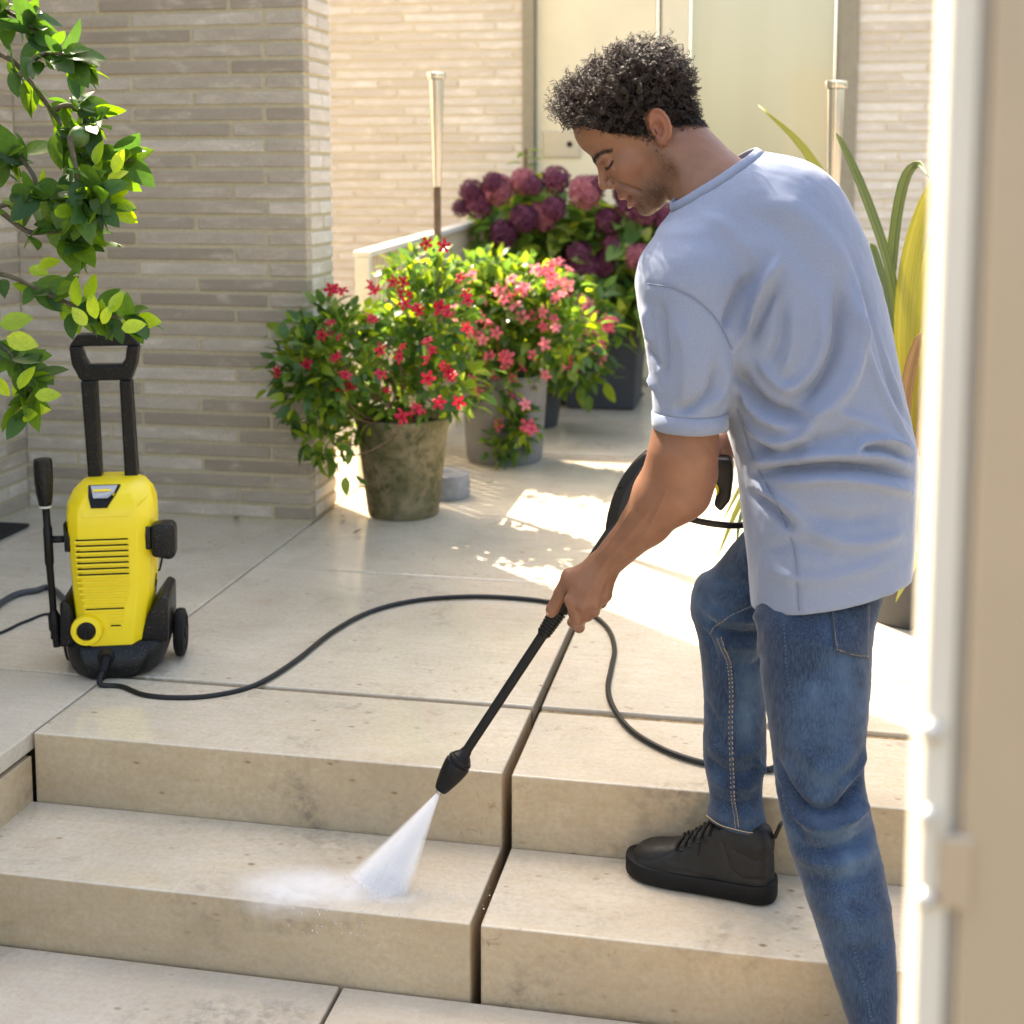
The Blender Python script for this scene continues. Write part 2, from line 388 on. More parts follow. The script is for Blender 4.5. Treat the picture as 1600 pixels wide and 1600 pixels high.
# entrance: frame, cream panel, mullion, glazed leaf with pale curtain
M_FRAME = simple('bronze_frame', (.26, .225, .155), .45, .4, noise=.08); M_CREAM = simple('cream_panel', (.72, .64, .45), .4, .4, noise=.05, nscale=4)
M_MULL = simple('pale_mullion', (.66, .59, .42), .35, .5)
tg = NT('door_glass'); tg.P(Base_Color=(.56, .52, .36), Roughness=.12, Specular_IOR_Level=.8, Coat_Weight=.6, Coat_Roughness=.05)
_w = tg.n('ShaderNodeTexWave', wave_type='BANDS', bands_direction='X'); tg.set(_w.inputs['Vector'], tg.co()); _w.inputs['Scale'].default_value = 1.1; _w.inputs['Distortion'].default_value = 2.0
tg.set(tg.b.inputs['Base Color'], tg.mix(tg.ramp(_w.outputs[0], [(.3, 0), (.8, .25)]), (.50, .455, .29), (.45, .405, .24)))
door = empty('entrance_door', (0, Y_FAR, 0)); tag(door, 'cream panelled entrance door with bronze frame and intercom plate', 'door')
def dx(px): return at(px, 100, Y_FAR)[0]
yd = Y_FAR+.05
def dbox(name, p0, p1, y0, y1, z0, z1, mat, bev=.003, par=door): return MB().box((dx(p0), y0, z0), (dx(p1), y1, z1)).build(name, mat, par, bevel=bev, world=True)
dbox('frame_post', 817, 834, Y_FAR-.02, Y_FAR+.2, 0, 2.75, M_FRAME); dbox('frame_post', 1312, 1340, Y_FAR-.02, Y_FAR+.2, 0, 2.75, M_FRAME)
dbox('door_panel', 835.5, 1024, yd, yd+.06, .03, 2.70, M_CREAM); dbox('seam_post', 1026, 1031, yd+.02, yd+.08, .03, 2.7, M_FRAME)
dbox('mullion', 1033, 1076, yd-.03, yd+.06, .03, 2.70, M_MULL); dbox('glass_pane', 1078, 1304, yd, yd+.03, .06, 2.70, tg.m)
dbox('seam_post', 1306, 1310.5, yd-.03, yd+.06, .03, 2.7, M_FRAME); dbox('threshold', 834, 1312, Y_FAR-.04, Y_FAR+.12, 0, .028, M_FRAME)
M_STEEL = simple('brushed_plate', (.42, .40, .34), .35, .5, metal=.6, noise=.05); M_BLACK = simple('black_plastic', (.006, .006, .006), .45, .22, noise=.3, nscale=40, bump=.15, bscale=900)
zi0, zi1 = at(870, 246, yd)[2], at(870, 205, yd)[2]
ic = dbox('intercom_plate', 848, 906, yd-.014, yd-.0005, zi0, zi1, M_STEEL, .002)
zb = (zi0+zi1)/2
MB().lathe([(.0, 0), (.016, 0), (.016, .006), (.0, .0061)], 16).build('camera_lens', M_BLACK, ic, world=True).matrix_world = Matrix.Translation((dx(889), yd-.0145, zb)) @ Matrix.Rotation(math.pi/2, 4, 'X')
# ================================================================== smooth solid modelling (signed distances -> surface net)
def smin(a, b, k):
    h = np.maximum(k-np.abs(a-b), 0)/k; return np.minimum(a, b)-h*h*k*.25
def smax(a, b, k): return -smin(-a, -b, k)
def s_cap(P, a, b, ra, rb):
    a = np.asarray(a, float); b = np.asarray(b, float); ab = b-a
    t = np.clip(((P-a)@ab)/(ab@ab+1e-12), 0, 1); return np.linalg.norm(P-a-t[:, None]*ab, axis=1)-(ra+(rb-ra)*t)
def s_ell(P, c, r, R=None):
    q = P-np.asarray(c, float)
    if R is not None: q = q@R
    r = np.asarray(r, float); k0 = np.linalg.norm(q/r, axis=1); k1 = np.linalg.norm(q/(r*r), axis=1)
    return k0*(k0-1)/(k1+1e-9)
def s_chain(P, pts, rs, k=.006):
    d = None
    for i in range(len(pts)-1):
        e = s_cap(P, pts[i], pts[i+1], rs[i], rs[i+1]); d = e if d is None else smin(d, e, k)
    return d
class ZLoft:
    "tube with elliptic horizontal sections, given along z: rows (z, cx, cy, rx, ry)"
    def __init__(s, rows, ax, ay, k=.03):
        rows = sorted(rows); s.r = np.array(rows, float); s.ax = np.array(ax[:2]); s.ay = np.array(ay[:2])
        zz = np.linspace(s.r[0, 0], s.r[-1, 0], 160); T = np.stack([np.interp(zz, s.r[:, 0], s.r[:, i]) for i in range(5)], 1)
        for _ in range(6): T[1:-1, 1:] = .25*T[:-2, 1:]+.5*T[1:-1, 1:]+.25*T[2:, 1:]
        s.T = T; s.k = k
    def __call__(s, P):
        z = P[:, 2]; f = [np.interp(z, s.T[:, 0], s.T[:, i]) for i in range(1, 5)]
        dx = P[:, 0]-f[0]; dy = P[:, 1]-f[1]
        u = dx*s.ax[0]+dy*s.ax[1]; v = dx*s.ay[0]+dy*s.ay[1]
        q = np.sqrt((u/f[2])**2+(v/f[3])**2+1e-9); g = np.sqrt((u/f[2]**2)**2+(v/f[3]**2)**2+1e-9)
        d = q*(q-1)/g; d = np.where(q < .2, -np.minimum(f[2], f[3])*.8, d)
        cap = np.maximum(s.T[0, 0]-z, z-s.T[-1, 0]); return smax(d, cap, s.k)
def surf(fn, lo, hi, h, smooth=1):
    "surface net of fn on a grid, evaluated only near the surface"
    lo = np.array(lo, float); hi = np.array(hi, float); B = 6
    nb = np.ceil((hi-lo)/(h*B)).astype(int); n = nb*B+1
    cg = np.stack(np.meshgrid(*[lo[i]+(np.arange(nb[i])+.5)*B*h for i in range(3)], indexing='ij'), -1)
    dc = np.concatenate([fn(c) for c in np.array_split(cg.reshape(-1, 3), max(1, cg.size//600000))]).reshape(nb)
    near = np.abs(dc) < B*h*1.75
    D = np.repeat(np.repeat(np.repeat(np.where(dc < 0, -1., 1.).astype(np.float32), B, 0), B, 1), B, 2)
    D = np.pad(D, ((0, 1),)*3, mode='edge')
    M = np.zeros(n, bool); I = np.argwhere(near)
    for (i, j, k) in I: M[i*B:i*B+B+1, j*B:j*B+B+1, k*B:k*B+B+1] = True
    idx = np.argwhere(M); pts = lo+idx*h
    vals = np.concatenate([fn(c) for c in np.array_split(pts, max(1, len(pts)//200000))])
    D[M] = vals
    S = D < 0
    c = np.zeros(np.array(n)-1, np.uint8)
    for a in (0, 1):
        for b in (0, 1):
            for e in (0, 1): c += S[a:n[0]-1+a, b:n[1]-1+b, e:n[2]-1+e]
    cell = (c > 0) & (c < 8); ci = np.argwhere(cell); vid = -np.ones(cell.shape, np.int64); vid[cell] = np.arange(len(ci))
    acc = np.zeros((len(ci), 3)); cnt = np.zeros(len(ci))
    corners = [(a, b, e) for a in (0, 1) for b in (0, 1) for e in (0, 1)]
    val = {q: D[ci[:, 0]+q[0], ci[:, 1]+q[1], ci[:, 2]+q[2]] for q in corners}
    for q in corners:
        for ax in range(3):
            if q[ax] == 0:
                r = list(q); r[ax] = 1; r = tuple(r); va, vb = val[q], val[r]; m = (va < 0) != (vb < 0)
                t = np.where(m, va/np.where(m, va-vb, 1), 0); p = np.tile(np.array(q, float), (len(ci), 1)); p[:, ax] += t
                acc += p*m[:, None]; cnt += m
    V = lo+(ci+acc/cnt[:, None])*h
    Q = []
    for ax in range(3):
        o = [a for a in range(3) if a != ax]
        sl0 = [slice(None)]*3; sl1 = [slice(None)]*3; sl0[ax] = slice(0, n[ax]-1); sl1[ax] = slice(1, n[ax])
        A, Bv = S[tuple(sl0)], S[tuple(sl1)]; e = np.argwhere(A != Bv)
        ok = (e[:, o[0]] > 0) & (e[:, o[1]] > 0) & (e[:, o[0]] < n[o[0]]-1) & (e[:, o[1]] < n[o[1]]-1); e = e[ok]
        def v(d0, d1):
            f = e.copy(); f[:, o[0]] += d0; f[:, o[1]] += d1; return vid[f[:, 0], f[:, 1], f[:, 2]]
        q = np.stack([v(-1, -1), v(0, -1), v(0, 0), v(-1, 0)], 1)
        fl = A[e[:, 0], e[:, 1], e[:, 2]]
        if ax == 1: fl = ~fl
        q[~fl] = q[~fl][:, ::-1]; Q.append(q)
    Q = np.concatenate(Q); Q = Q[(Q >= 0).all(1)]
    for _ in range(smooth): V = relax(V, Q, .5)
    return V, Q
def relax(V, Q, w=.5):
    A = np.zeros_like(V); C = np.zeros(len(V)); k = Q.shape[1]
    for i in range(k):
        a, b = Q[:, i], Q[:, (i+1) % k]
        for d in range(3): A[:, d] += np.bincount(a, V[b, d], len(V))+np.bincount(b, V[a, d], len(V))
        C += np.bincount(a, minlength=len(V))+np.bincount(b, minlength=len(V))
    m = C > 0; out = V.copy(); out[m] = V[m]*(1-w)+w*A[m]/C[m][:, None]; return out
def normals(V, Q):
    n = np.cross(V[Q[:, 2]]-V[Q[:, 0]], V[Q[:, 3]]-V[Q[:, 1]]); N = np.zeros_like(V)
    for i in range(4):
        for d in range(3): N[:, d] += np.bincount(Q[:, i], n[:, d], len(V))
    return N/(np.linalg.norm(N, axis=1)[:, None]+1e-12)
def compact(V, Q, keepface, *extra):
    Q = Q[keepface]; u = np.unique(Q); mp = -np.ones(len(V), int); mp[u] = np.arange(len(u)); return (V[u], mp[Q])+tuple(e[u] for e in extra)
def polydist(V, L):
    "distance of points to a polyline, and position along it 0..1"
    L = np.asarray(L); best = np.full(len(V), 1e9); T = np.zeros(len(V)); n = len(L)-1
    for i in range(n):
        a, b = L[i], L[i+1]; ab = b-a; t = np.clip(((V-a)@ab)/(ab@ab+1e-12), 0, 1); d = np.linalg.norm(V-a-t[:, None]*ab, axis=1)
        m = d < best; best[m] = d[m]; T[m] = (i+t[m])/n
    return best, T
def raycast(V, Q, pts):
    bv = BVHTree.FromPolygons([tuple(v) for v in V], [tuple(q) for q in Q]); out = []
    for (x, y) in pts:
        d = Vector(ray(x, y)).normalized(); h = bv.ray_cast(Vector(CAM), d)
        if h[0] is not None: out.append(np.array(h[0]))
    return out
def fold(V, Q, N, folds, camside=True):
    "raise or press soft creases; each fold: (picture polyline, height in m, width in m[, taper])"
    bv = BVHTree.FromPolygons([tuple(v) for v in V], [tuple(q) for q in Q]); D = np.zeros(len(V)); res = []
    for f in folds:
        pl, amp, wd = f[0], f[1], f[2]; out = []
        for (x, y) in [p[:2] for p in spline(pl, 14)]:
            d = Vector(ray(x, y)).normalized(); h = bv.ray_cast(Vector(CAM), d)
            if h[0] is not None: out.append(np.array(h[0]))
        res.append(out)
        if len(out) < 2: continue
        dd, t = polydist(V, out); tp = np.clip(np.minimum(t, 1-t)*4+.15, 0, 1); D += amp*tp*np.exp(-(dd/wd)**2)
    return V+N*D[:, None], res
def vnoise(P, f, seed=0):
    "cheap smooth pseudo-noise"
    r = np.random.default_rng(seed); out = np.zeros(len(P))
    for i in range(7):
        k = r.normal(size=3); k *= f*(.6+.9*r.random())/np.linalg.norm(k); out += np.sin(P@k*2*math.pi+r.random()*6.28+1.3*np.sin(P@np.roll(k, 1)*3.1))
    return out/7
# ================================================================== the man
person = empty('person', tuple(atz(1180, 1400, Z1))); tag(person, 'man in pale blue t-shirt and jeans bending forward, holding the spray lance', 'person')
YT = 2.36
def rv(x, y):
    d = ray(x, y); d = d/np.linalg.norm(d); R_ = np.cross(d, (0, 0, 1)); R_ /= np.linalg.norm(R_); return d, R_, np.cross(R_, d)
_d, HR, HU = rv(985, 200)
AXR = np.array([RT[0], RT[1], 0]); AXD = np.array([-RT[1], RT[0], 0])
def rows(lst):
    "picture rows (y, xl, xr, Y, depth radius) -> horizontal sections"
    out = []
    for (y, xl, xr, Y, dr) in lst:
        a, b = at(xl, y, Y), at(xr, y, Y); c = (a+b)/2; out.append((c[2], c[0], c[1], np.linalg.norm(b-a)/2, dr))
    return out
# ---------------------------------------------------------------- shirt
torso = ZLoft(rows([(236, 1165, 1208, 2.40, .02), (246, 1130, 1252, 2.40, .055), (262, 1108, 1287, 2.40, .085), (290, 1082, 1314, 2.395, .108), (318, 1063, 1330, 2.39, .122), (345, 1050, 1345, 2.39, .132), (380, 1042, 1359, 2.385, .142),
    (440, 1050, 1378, 2.38, .148), (520, 1075, 1397, 2.375, .148), (600, 1105, 1412, 2.37, .145), (660, 1130, 1426, 2.365, .145), (715, 1146, 1438, 2.36, .148), (745, 1152, 1437, 2.36, .148), (800, 1158, 1432, 2.355, .148),
    (860, 1165, 1428, 2.35, .15), (920, 1172, 1420, 2.345, .152), (1010, 1176, 1412, 2.34, .152)]), AXR, AXD, .02)
sleeve = ZLoft(rows([(372, 1040, 1110, 2.27, .04), (400, 1018, 1128, 2.262, .062), (440, 1002, 1142, 2.255, .075), (500, 1002, 1150, 2.25, .08), (560, 1011, 1148, 2.246, .079), (610, 1018, 1140, 2.244, .075), (650, 1021, 1131, 2.242, .069), (700, 1024, 1124, 2.242, .066)]), AXR, AXD, .02)
_shA, _shB = at(1132, 318, 2.36), at(1072, 424, 2.27)
def f_shirt(P):
    d = smin(torso(P), sleeve(P), .045); return smin(d, s_cap(P, _shA, _shB, .055, .07), .06)
V, Q = surf(f_shirt, (-.42, 2.05, .28), (.50, 2.68, 1.30), .0048, 2)
N = normals(V, Q)
SH_F = [
 ([(1146, 548), (1172, 490), (1196, 440), (1218, 404)], .014, .011), ([(1132, 520), (1150, 470), (1178, 425)], -.010, .016), ([(1168, 540), (1190, 490), (1216, 440)], -.006, .014),
 ([(1312, 440), (1314, 500), (1306, 550), (1278, 600), (1228, 645)], -.013, .018), ([(1338, 430), (1342, 520), (1330, 590), (1290, 640), (1240, 672)], .010, .020),
 ([(1284, 470), (1284, 540), (1262, 590), (1216, 622)], .006, .016),
 ([(1150, 570), (1172, 610), (1210, 640), (1262, 655)], -.013, .014), ([(1150, 600), (1185, 645), (1235, 672)], .010, .014), ([(1180, 560), (1215, 600), (1240, 608)], .006, .012),
 ([(1168, 690), (1215, 712), (1262, 700)], -.010, .014), ([(1160, 660), (1205, 690), (1250, 684), (1275, 660)], .008, .014), 
 ([(1175, 742), (1225, 735), (1300, 728), (1370, 732), (1436, 748)], -.017, .010), ([(1172, 722), (1225, 716), (1300, 712), (1370, 714), (1438, 728)], .010, .013),
 ([(1215, 756), (1290, 748), (1370, 756), (1434, 772)], .010, .013), ([(1170, 770), (1205, 796), (1240, 830)], -.010, .011), ([(1180, 756), (1222, 784), (1258, 816)], .007, .010),
 ([(1330, 708), (1350, 692), (1390, 690), (1432, 706)], .009, .010), ([(1345, 704), (1375, 700), (1425, 716)], -.008, .009), ([(1260, 690), (1300, 684), (1340, 670)], -.005, .014),
 ([(1312, 420), (1350, 540), (1385, 630), (1430, 700)], .005, .012), ([(1330, 400), (1368, 520), (1400, 620), (1432, 680)], -.005, .012), ([(1290, 640), (1350, 660), (1410, 690)], .004, .016),
 ([(1352, 470), (1386, 570), (1415, 650)], .004, .012), ([(1240, 470), (1238, 540), (1222, 590)], .005, .012), ([(1222, 460), (1218, 530), (1200, 570)], -.005, .011),
 ([(1030, 470), (1040, 540), (1036, 600)], -.006, .013), ([(1060, 500), (1072, 560), (1066, 625)], .005, .014), ([(1120, 555), (1110, 610), (1078, 636), (1050, 640)], -.008, .013), ([(1135, 560), (1128, 610), (1108, 640)], .006, .010),
 ([(1008, 480), (1018, 540)], .006, .012), ([(1012, 545), (1030, 575)], -.006, .010), ([(1010, 575), (1024, 610)], .005, .010),
 ([(1180, 860), (1250, 850), (1300, 868)], -.004, .018), ([(1250, 800), (1320, 812), (1400, 800)], -.005, .018), ([(1190, 890), (1290, 905), (1400, 872)], .004, .018), ([(1260, 830), (1340, 850), (1420, 832)], .005, .017),
 ([(1090, 330), (1140, 360), (1190, 420)], .003, .022), ([(1200, 300), (1280, 360), (1330, 430)], .004, .03), ([(1160, 320), (1240, 380), (1290, 460)], -.003, .03)]
V, _ = fold(V, Q, N, [(f[0], f[1]*1.75, f[2]*.66) for f in SH_F])
V = relax(V, Q, .3); N = normals(V, Q)
V = V+N*(.0016*vnoise(V*np.array([1, 1, .55]), 16, 3)+.0008*vnoise(V, 38, 4))[:, None]
# seams: shoulder, side, hem line
_, seams = fold(V, Q, N, [([(1012, 443), (1050, 450), (1090, 470), (1122, 502), (1144, 545)], 0, .01), ([(1152, 640), (1178, 720), (1215, 790), (1240, 860), (1248, 955)], 0, .01)])
D = np.zeros(len(V))
for L in seams:
    if len(L) > 1:
        dd, _t = polydist(V, L); D += -.0022*np.exp(-(dd/.0042)**2)
V = V+N*D[:, None]
# open the neck, the sleeve and the hem
C = V[Q].mean(1)
nk0 = at(1112, 272, 2.375); nkn = (np.array(at(1168, 238, 2.40))-np.array(at(1062, 318, 2.345))); 
pA, pB, pC = at(1186, 241, 2.40), at(1064, 319, 2.35), at(1120, 280, 2.30)
def plane(a, b, up_hint):
    n = np.cross(b-a, np.array([RT[0]*0-.0, 0, 0])+AXD); n /= np.linalg.norm(n); return n if n@up_hint > 0 else -n
n_neck = plane(np.array(pA), np.array(pB), np.array([-.5, 0, 1.0]))
k_neck = ((C-pA)@n_neck > 0) & (np.linalg.norm(C-np.array(at(1110, 275, 2.38)), axis=1) < .16)
hA, hB, hC_ = np.array(at(1174, 944, 2.34)), np.array(at(1418, 900, 2.34)), np.array(at(1268, 961, 2.195)); n_hem = np.cross(hB-hA, hC_-hA); n_hem /= np.linalg.norm(n_hem); n_hem *= np.sign(n_hem[2]); k_hem = ((C-(hA+hB)/2)@n_hem < 0)
slA = np.array(at(1075, 668, 2.17)); k_sl = (C[:, 2] < slA[2]+.012) & (sleeve(C) < torso(C)+.002) & (C[:, 1] < 2.33) & (C[:, 0] < at(1134, 660, 2.24)[0])
sV, sQ = compact(V, Q, ~(k_neck | k_hem | k_sl))
# drop loose scraps: keep the largest connected piece
def largest(V, Q):
    lab = np.arange(len(V))
    for _ in range(400):
        m = lab[Q].min(1); new = lab.copy(); np.minimum.at(new, Q.ravel(), np.repeat(m, Q.shape[1])); new = new[new]
        if (new == lab).all(): break
        lab = new
    u, c = np.unique(lab[Q[:, 0]], return_counts=True); return compact(V, Q, lab[Q[:, 0]] == u[c.argmax()])
sV, sQ = largest(sV, sQ)
def border_smooth(V, Q, it=6):
    e = np.concatenate([np.stack([Q[:, i], Q[:, (i+1) % 4]], 1) for i in range(4)]); es = np.sort(e, 1)
    u, inv, c = np.unique(es, axis=0, return_inverse=True, return_counts=True); b = u[c == 1]
    V = V.copy()
    for _ in range(it):
        A = np.zeros_like(V); n = np.zeros(len(V))
        for i, j in ((0, 1), (1, 0)):
            np.add.at(A, b[:, i], V[b[:, j]]); np.add.at(n, b[:, i], 1)
        m = n > 1; V[m] = .4*V[m]+.6*A[m]/n[m][:, None]
    return V, b
sV, sb = border_smooth(sV, sQ, 10)
def cloth_mat(name, base, weave=900, rough=.85, sheen=.25, mott=.06):
    t = NT(name); v = t.co(); n = t.noise(v, 420, 3, .7); n2 = t.noise(v, 30, 4)
    lo = tuple(x*(1-mott*2.2) for x in base); hi = tuple(min(1, x*(1+mott)) for x in base)
    c = t.mix(t.ramp(n, [(.3, 0), (.7, 1)]), lo, hi); c = t.mix(t.ramp(n2, [(.3, .12), (.7, 0)]), c, lo)
    t.P(Base_Color=c, Roughness=rough, Specular_IOR_Level=.2, Sheen_Weight=sheen, Sheen_Roughness=.4)
    t.bump(t.noise(v, weave, 2, .6), .18, .0015); return t
M_SHIRT = cloth_mat('blue_cotton', (.185, .222, .305)).m
sh = link('t_shirt', mesh_np('t_shirt', sV, sQ), M_SHIRT, person, None, True)
md = sh.modifiers.new('thick', 'SOLIDIFY'); md.thickness = .0025; md.offset = -1
M_SEAMB = cloth_mat('blue_seam', (.15, .18, .25)).m
for L in seams:
    if len(L) > 3: MB().tube(spline(L, 60), .0008, 5).build('seam', M_SEAMB, sh, smooth=True, world=True)
# ribbed collar and rolled cuff, hem tape
def loop_from_border(V, b, sel):
    adj = {}
    for i, j in b:
        if sel(V[i]) and sel(V[j]): adj.setdefault(i, []).append(j); adj.setdefault(j, []).append(i)
    best = []; seen = set()
    for s0 in adj:
        if s0 in seen: continue
        loop = [s0]; seen.add(s0); cur = s0
        while True:
            nx = [k for k in adj[cur] if k not in seen]
            if not nx: break
            cur = nx[0]; seen.add(cur); loop.append(cur)
        if len(loop) > len(best): best = loop
    return [V[i] for i in best]
def band(name, loop, ctr, hgt, thick, mat, par, axis, inward=0.0, closed=True, step=2):
    L = loop[::step]
    n = len(L); L = [sum((L[(i+k) % n] for k in (-2, -1, 0, 1, 2)), np.zeros(3))/5 for i in range(n)]
    axis = np.array(axis, float); axis /= np.linalg.norm(axis); rings = []
    for p in L:
        o = p-ctr; o = o-axis*(o@axis); o /= np.linalg.norm(o)+1e-9
        prof = [(-.0012, -hgt*.1), (thick, 0), (thick*1.1, hgt*.5), (thick*.8, hgt*.93), (0, hgt), (-.003, hgt*.95), (-.003, 0)]
        rings.append([p+o*(a-inward*(h/hgt if hgt else 0))+axis*h for (a, h) in prof])
    rings.append(rings[0]); m = MB(); m.loft(rings, cap=False); return m.build(name, mat, par, smooth=True, world=True)
nc = np.array(at(1115, 272, 2.378)); nl = loop_from_border(sV, sb, lambda p: np.linalg.norm(p-nc) < .2 and p[2] > 1.03)
if len(nl) > 10: band('collar', nl, np.mean(nl, 0), .0135, .0016, M_SHIRT, sh, n_neck, .006)
cl = loop_from_border(sV, sb, lambda p: p[2] < slA[2]+.06 and p[2] > slA[2]-.03 and p[1] < 2.36 and p[0] < at(1140, 660, 2.24)[0])
if len(cl) > 10: band('rolled_cuff', cl, np.mean(cl, 0), -.033+.005, .0042, M_SHIRT, sh, (-.05, 0, 1), 0)

# ---------------------------------------------------------------- jeans
legL = ZLoft(rows([(800, 1190, 1395, 2.35, .10), (860, 1190, 1390, 2.345, .10), (900, 1186, 1385, 2.335, .102), (940, 1181, 1378, 2.31, .106), (970, 1180, 1366, 2.285, .105), (1010, 1183, 1363, 2.275, .10), (1060, 1189, 1361, 2.26, .096), (1110, 1196, 1357, 2.245, .092), (1160, 1204, 1351, 2.23, .086),
    (1200, 1208, 1350, 2.22, .082), (1240, 1213, 1355, 2.205, .08), (1270, 1219, 1362, 2.195, .08), (1300, 1225, 1369, 2.185, .08), (1350, 1241, 1381, 2.168, .08), (1400, 1258, 1390, 2.148, .077), (1450, 1275, 1397, 2.13, .072), (1500, 1291, 1400, 2.115, .066), (1550, 1308, 1401, 2.10, .06), (1600, 1325, 1398, 2.09, .055), (1650, 1336, 1404, 2.08, .052), (1700, 1338, 1412, 2.075, .053)]), AXR, AXD, .01)
legR = ZLoft(rows([(905, 1094, 1200, 2.455, .075), (935, 1083, 1200, 2.452, .078), (965, 1082, 1194, 2.45, .078), (1000, 1091, 1190, 2.446, .074), (1050, 1097, 1193, 2.44, .068), (1100, 1100, 1196, 2.435, .064), (1150, 1099, 1198, 2.43, .061), (1185, 1098, 1198, 2.425, .059), (1215, 1105, 1192, 2.418, .056), (1245, 1109, 1191, 2.412, .054), (1275, 1104, 1197, 2.408, .054), (1310, 1101, 1203, 2.405, .054), (1335, 1101, 1203, 2.405, .054)]), AXR, AXD, .012)
kR = at(1133, 938, 2.452); hR = at(1262, 815, 2.385)
def f_jeans(P):
    d = smin(legR(P), s_cap(P, np.array(kR), np.array(hR), .054, .075), .03)
    return smin(d, legL(P), .025)
V, Q = surf(f_jeans, (-.16, 1.96, -.30), (.52, 2.62, .66), .0054, 2)
N = normals(V, Q)
JF = [([(1214, 1188), (1232, 1235), (1268, 1268), (1312, 1262), (1345, 1215), (1358, 1165)], -.017, .012), ([(1222, 1225), (1250, 1275), (1295, 1296), (1340, 1268), (1366, 1215)], .013, .014), ([(1240, 1160), (1290, 1205), (1345, 1165)], .006, .02),
 ([(1212, 1218), (1228, 1270), (1262, 1310)], -.008, .011), ([(1228, 1305), (1275, 1330), (1330, 1318), (1372, 1285)], -.009, .012), ([(1236, 1330), (1290, 1352), (1350, 1336), (1380, 1312)], .006, .013), ([(1250, 1365), (1310, 1378), (1375, 1360)], -.005, .014), ([(1310, 1290), (1350, 1262), (1370, 1240)], .006, .010),
 ([(1300, 1240), (1340, 1200), (1356, 1150)], .007, .011), ([(1270, 1420), (1330, 1440), (1392, 1420)], .004, .018), ([(1290, 1475), (1345, 1490), (1396, 1470)], -.004, .016), 
 ([(1100, 965), (1122, 984), (1160, 992), (1188, 990)], -.012, .009), ([(1092, 942), (1125, 962), (1165, 968), (1190, 962)], .008, .012), ([(1122, 1004), (1155, 1010), (1188, 1014)], .008, .010), ([(1118, 975), (1128, 1000), (1142, 1030)], .006, .010), ([(1100, 985), (1112, 1010), (1120, 1040)], -.006, .010), ([(1140, 1032), (1170, 1040), (1192, 1032)], -.005, .010),
 ([(1120, 900), (1150, 915), (1178, 920)], -.006, .014), ([(1100, 920), (1140, 940), (1178, 942)], .005, .014), ([(1100, 1180), (1130, 1206), (1165, 1210), (1196, 1190)], -.008, .011), ([(1102, 1160), (1140, 1182), (1194, 1166)], .006, .013), ([(1106, 1215), (1150, 1232), (1190, 1222)], .007, .010), ([(1108, 1245), (1150, 1258), (1192, 1246)], -.007, .009), ([(1104, 1268), (1150, 1278), (1198, 1272)], .005, .009), ([(1180, 1190), (1195, 1205)], .008, .010), ([(1100, 1090), (1120, 1130), (1130, 1160)], -.003, .012), ([(1170, 1120), (1190, 1150)], .003, .012)]
V, _ = fold(V, Q, N, [(f[0], f[1]*1.35, f[2]*.72) for f in JF]); V = relax(V, Q, .3); N = normals(V, Q)
V = V+N*(.0013*vnoise(V*np.array([1, 1, .7]), 22, 11)+.0007*vnoise(V, 55, 12))[:, None]
C = V[Q].mean(1)
hem1, hem2 = np.array(at(1100, 1285, 2.36)), np.array(at(1202, 1311, 2.37)); nh = np.cross(hem2-hem1, AXD+np.array([0, 0, -.10])); nh /= np.linalg.norm(nh); nh *= np.sign(nh[2])
cut = (((C-(hem1+hem2)/2)@nh < 0) & (C[:, 1] > 2.30) & (C[:, 0] < at(1206, 1300, 2.40)[0]+.02)) | (C[:, 2] < Z2+.035) | (C[:, 2] > .60)
jV, jQ = largest(*compact(V, Q, ~cut)); jV, jb = border_smooth(jV, jQ, 6); jN = normals(jV, jQ)
# faded denim: worn areas on thighs and knees are paler
def bump3(V, c, r): return np.exp(-(np.linalg.norm((V-np.array(c))/np.array(r), axis=1))**2)
fade = .55*bump3(jV, at(1305, 1090, 2.17), (.05, .12, .13))+.6*bump3(jV, at(1165, 1110, 2.38), (.025, .1, .10))+.5*bump3(jV, at(1095, 940, 2.40), (.05, .1, .07))+.45*bump3(jV, at(1320, 1340, 2.1), (.05, .1, .10))+.35*bump3(jV, at(1150, 1290, 2.36), (.06, .06, .03))
t = NT('blue_denim'); v = t.co(); wv = t.n('ShaderNodeTexWave', wave_type='BANDS', bands_direction='DIAGONAL'); t.set(wv.inputs['Vector'], v); wv.inputs['Scale'].default_value = 260; wv.inputs['Distortion'].default_value = 3; wv.inputs['Detail'].default_value = 2
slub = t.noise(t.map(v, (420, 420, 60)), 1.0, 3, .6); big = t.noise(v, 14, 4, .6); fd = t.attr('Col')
k = t.math('ADD', t.math('MULTIPLY', t.n('ShaderNodeSeparateColor', i_0=fd).outputs[0], .8), t.math('MULTIPLY', t.math('SUBTRACT', big, .5), 1.25))  # broad mottling: uneven wear, plus fold shading put into the colour
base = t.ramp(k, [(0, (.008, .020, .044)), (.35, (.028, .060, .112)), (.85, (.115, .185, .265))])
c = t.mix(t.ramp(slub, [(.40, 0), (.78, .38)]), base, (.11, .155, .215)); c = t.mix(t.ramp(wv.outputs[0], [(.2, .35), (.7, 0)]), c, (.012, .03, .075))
t.P(Base_Color=c, Roughness=.88, Specular_IOR_Level=.2, Sheen_Weight=.15); t.bump(t.mix(.5, wv.outputs[0], slub), .25, .0015); M_DENIM = t.m
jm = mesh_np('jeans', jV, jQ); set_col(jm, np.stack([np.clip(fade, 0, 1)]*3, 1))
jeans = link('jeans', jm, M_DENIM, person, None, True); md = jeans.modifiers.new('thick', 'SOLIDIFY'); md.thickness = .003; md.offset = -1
M_STITCH = simple('tan_stitching', (.50, .36, .19), .8, .2); M_SEAM = simple('pale_seam', (.05, .085, .14), .9, .2)
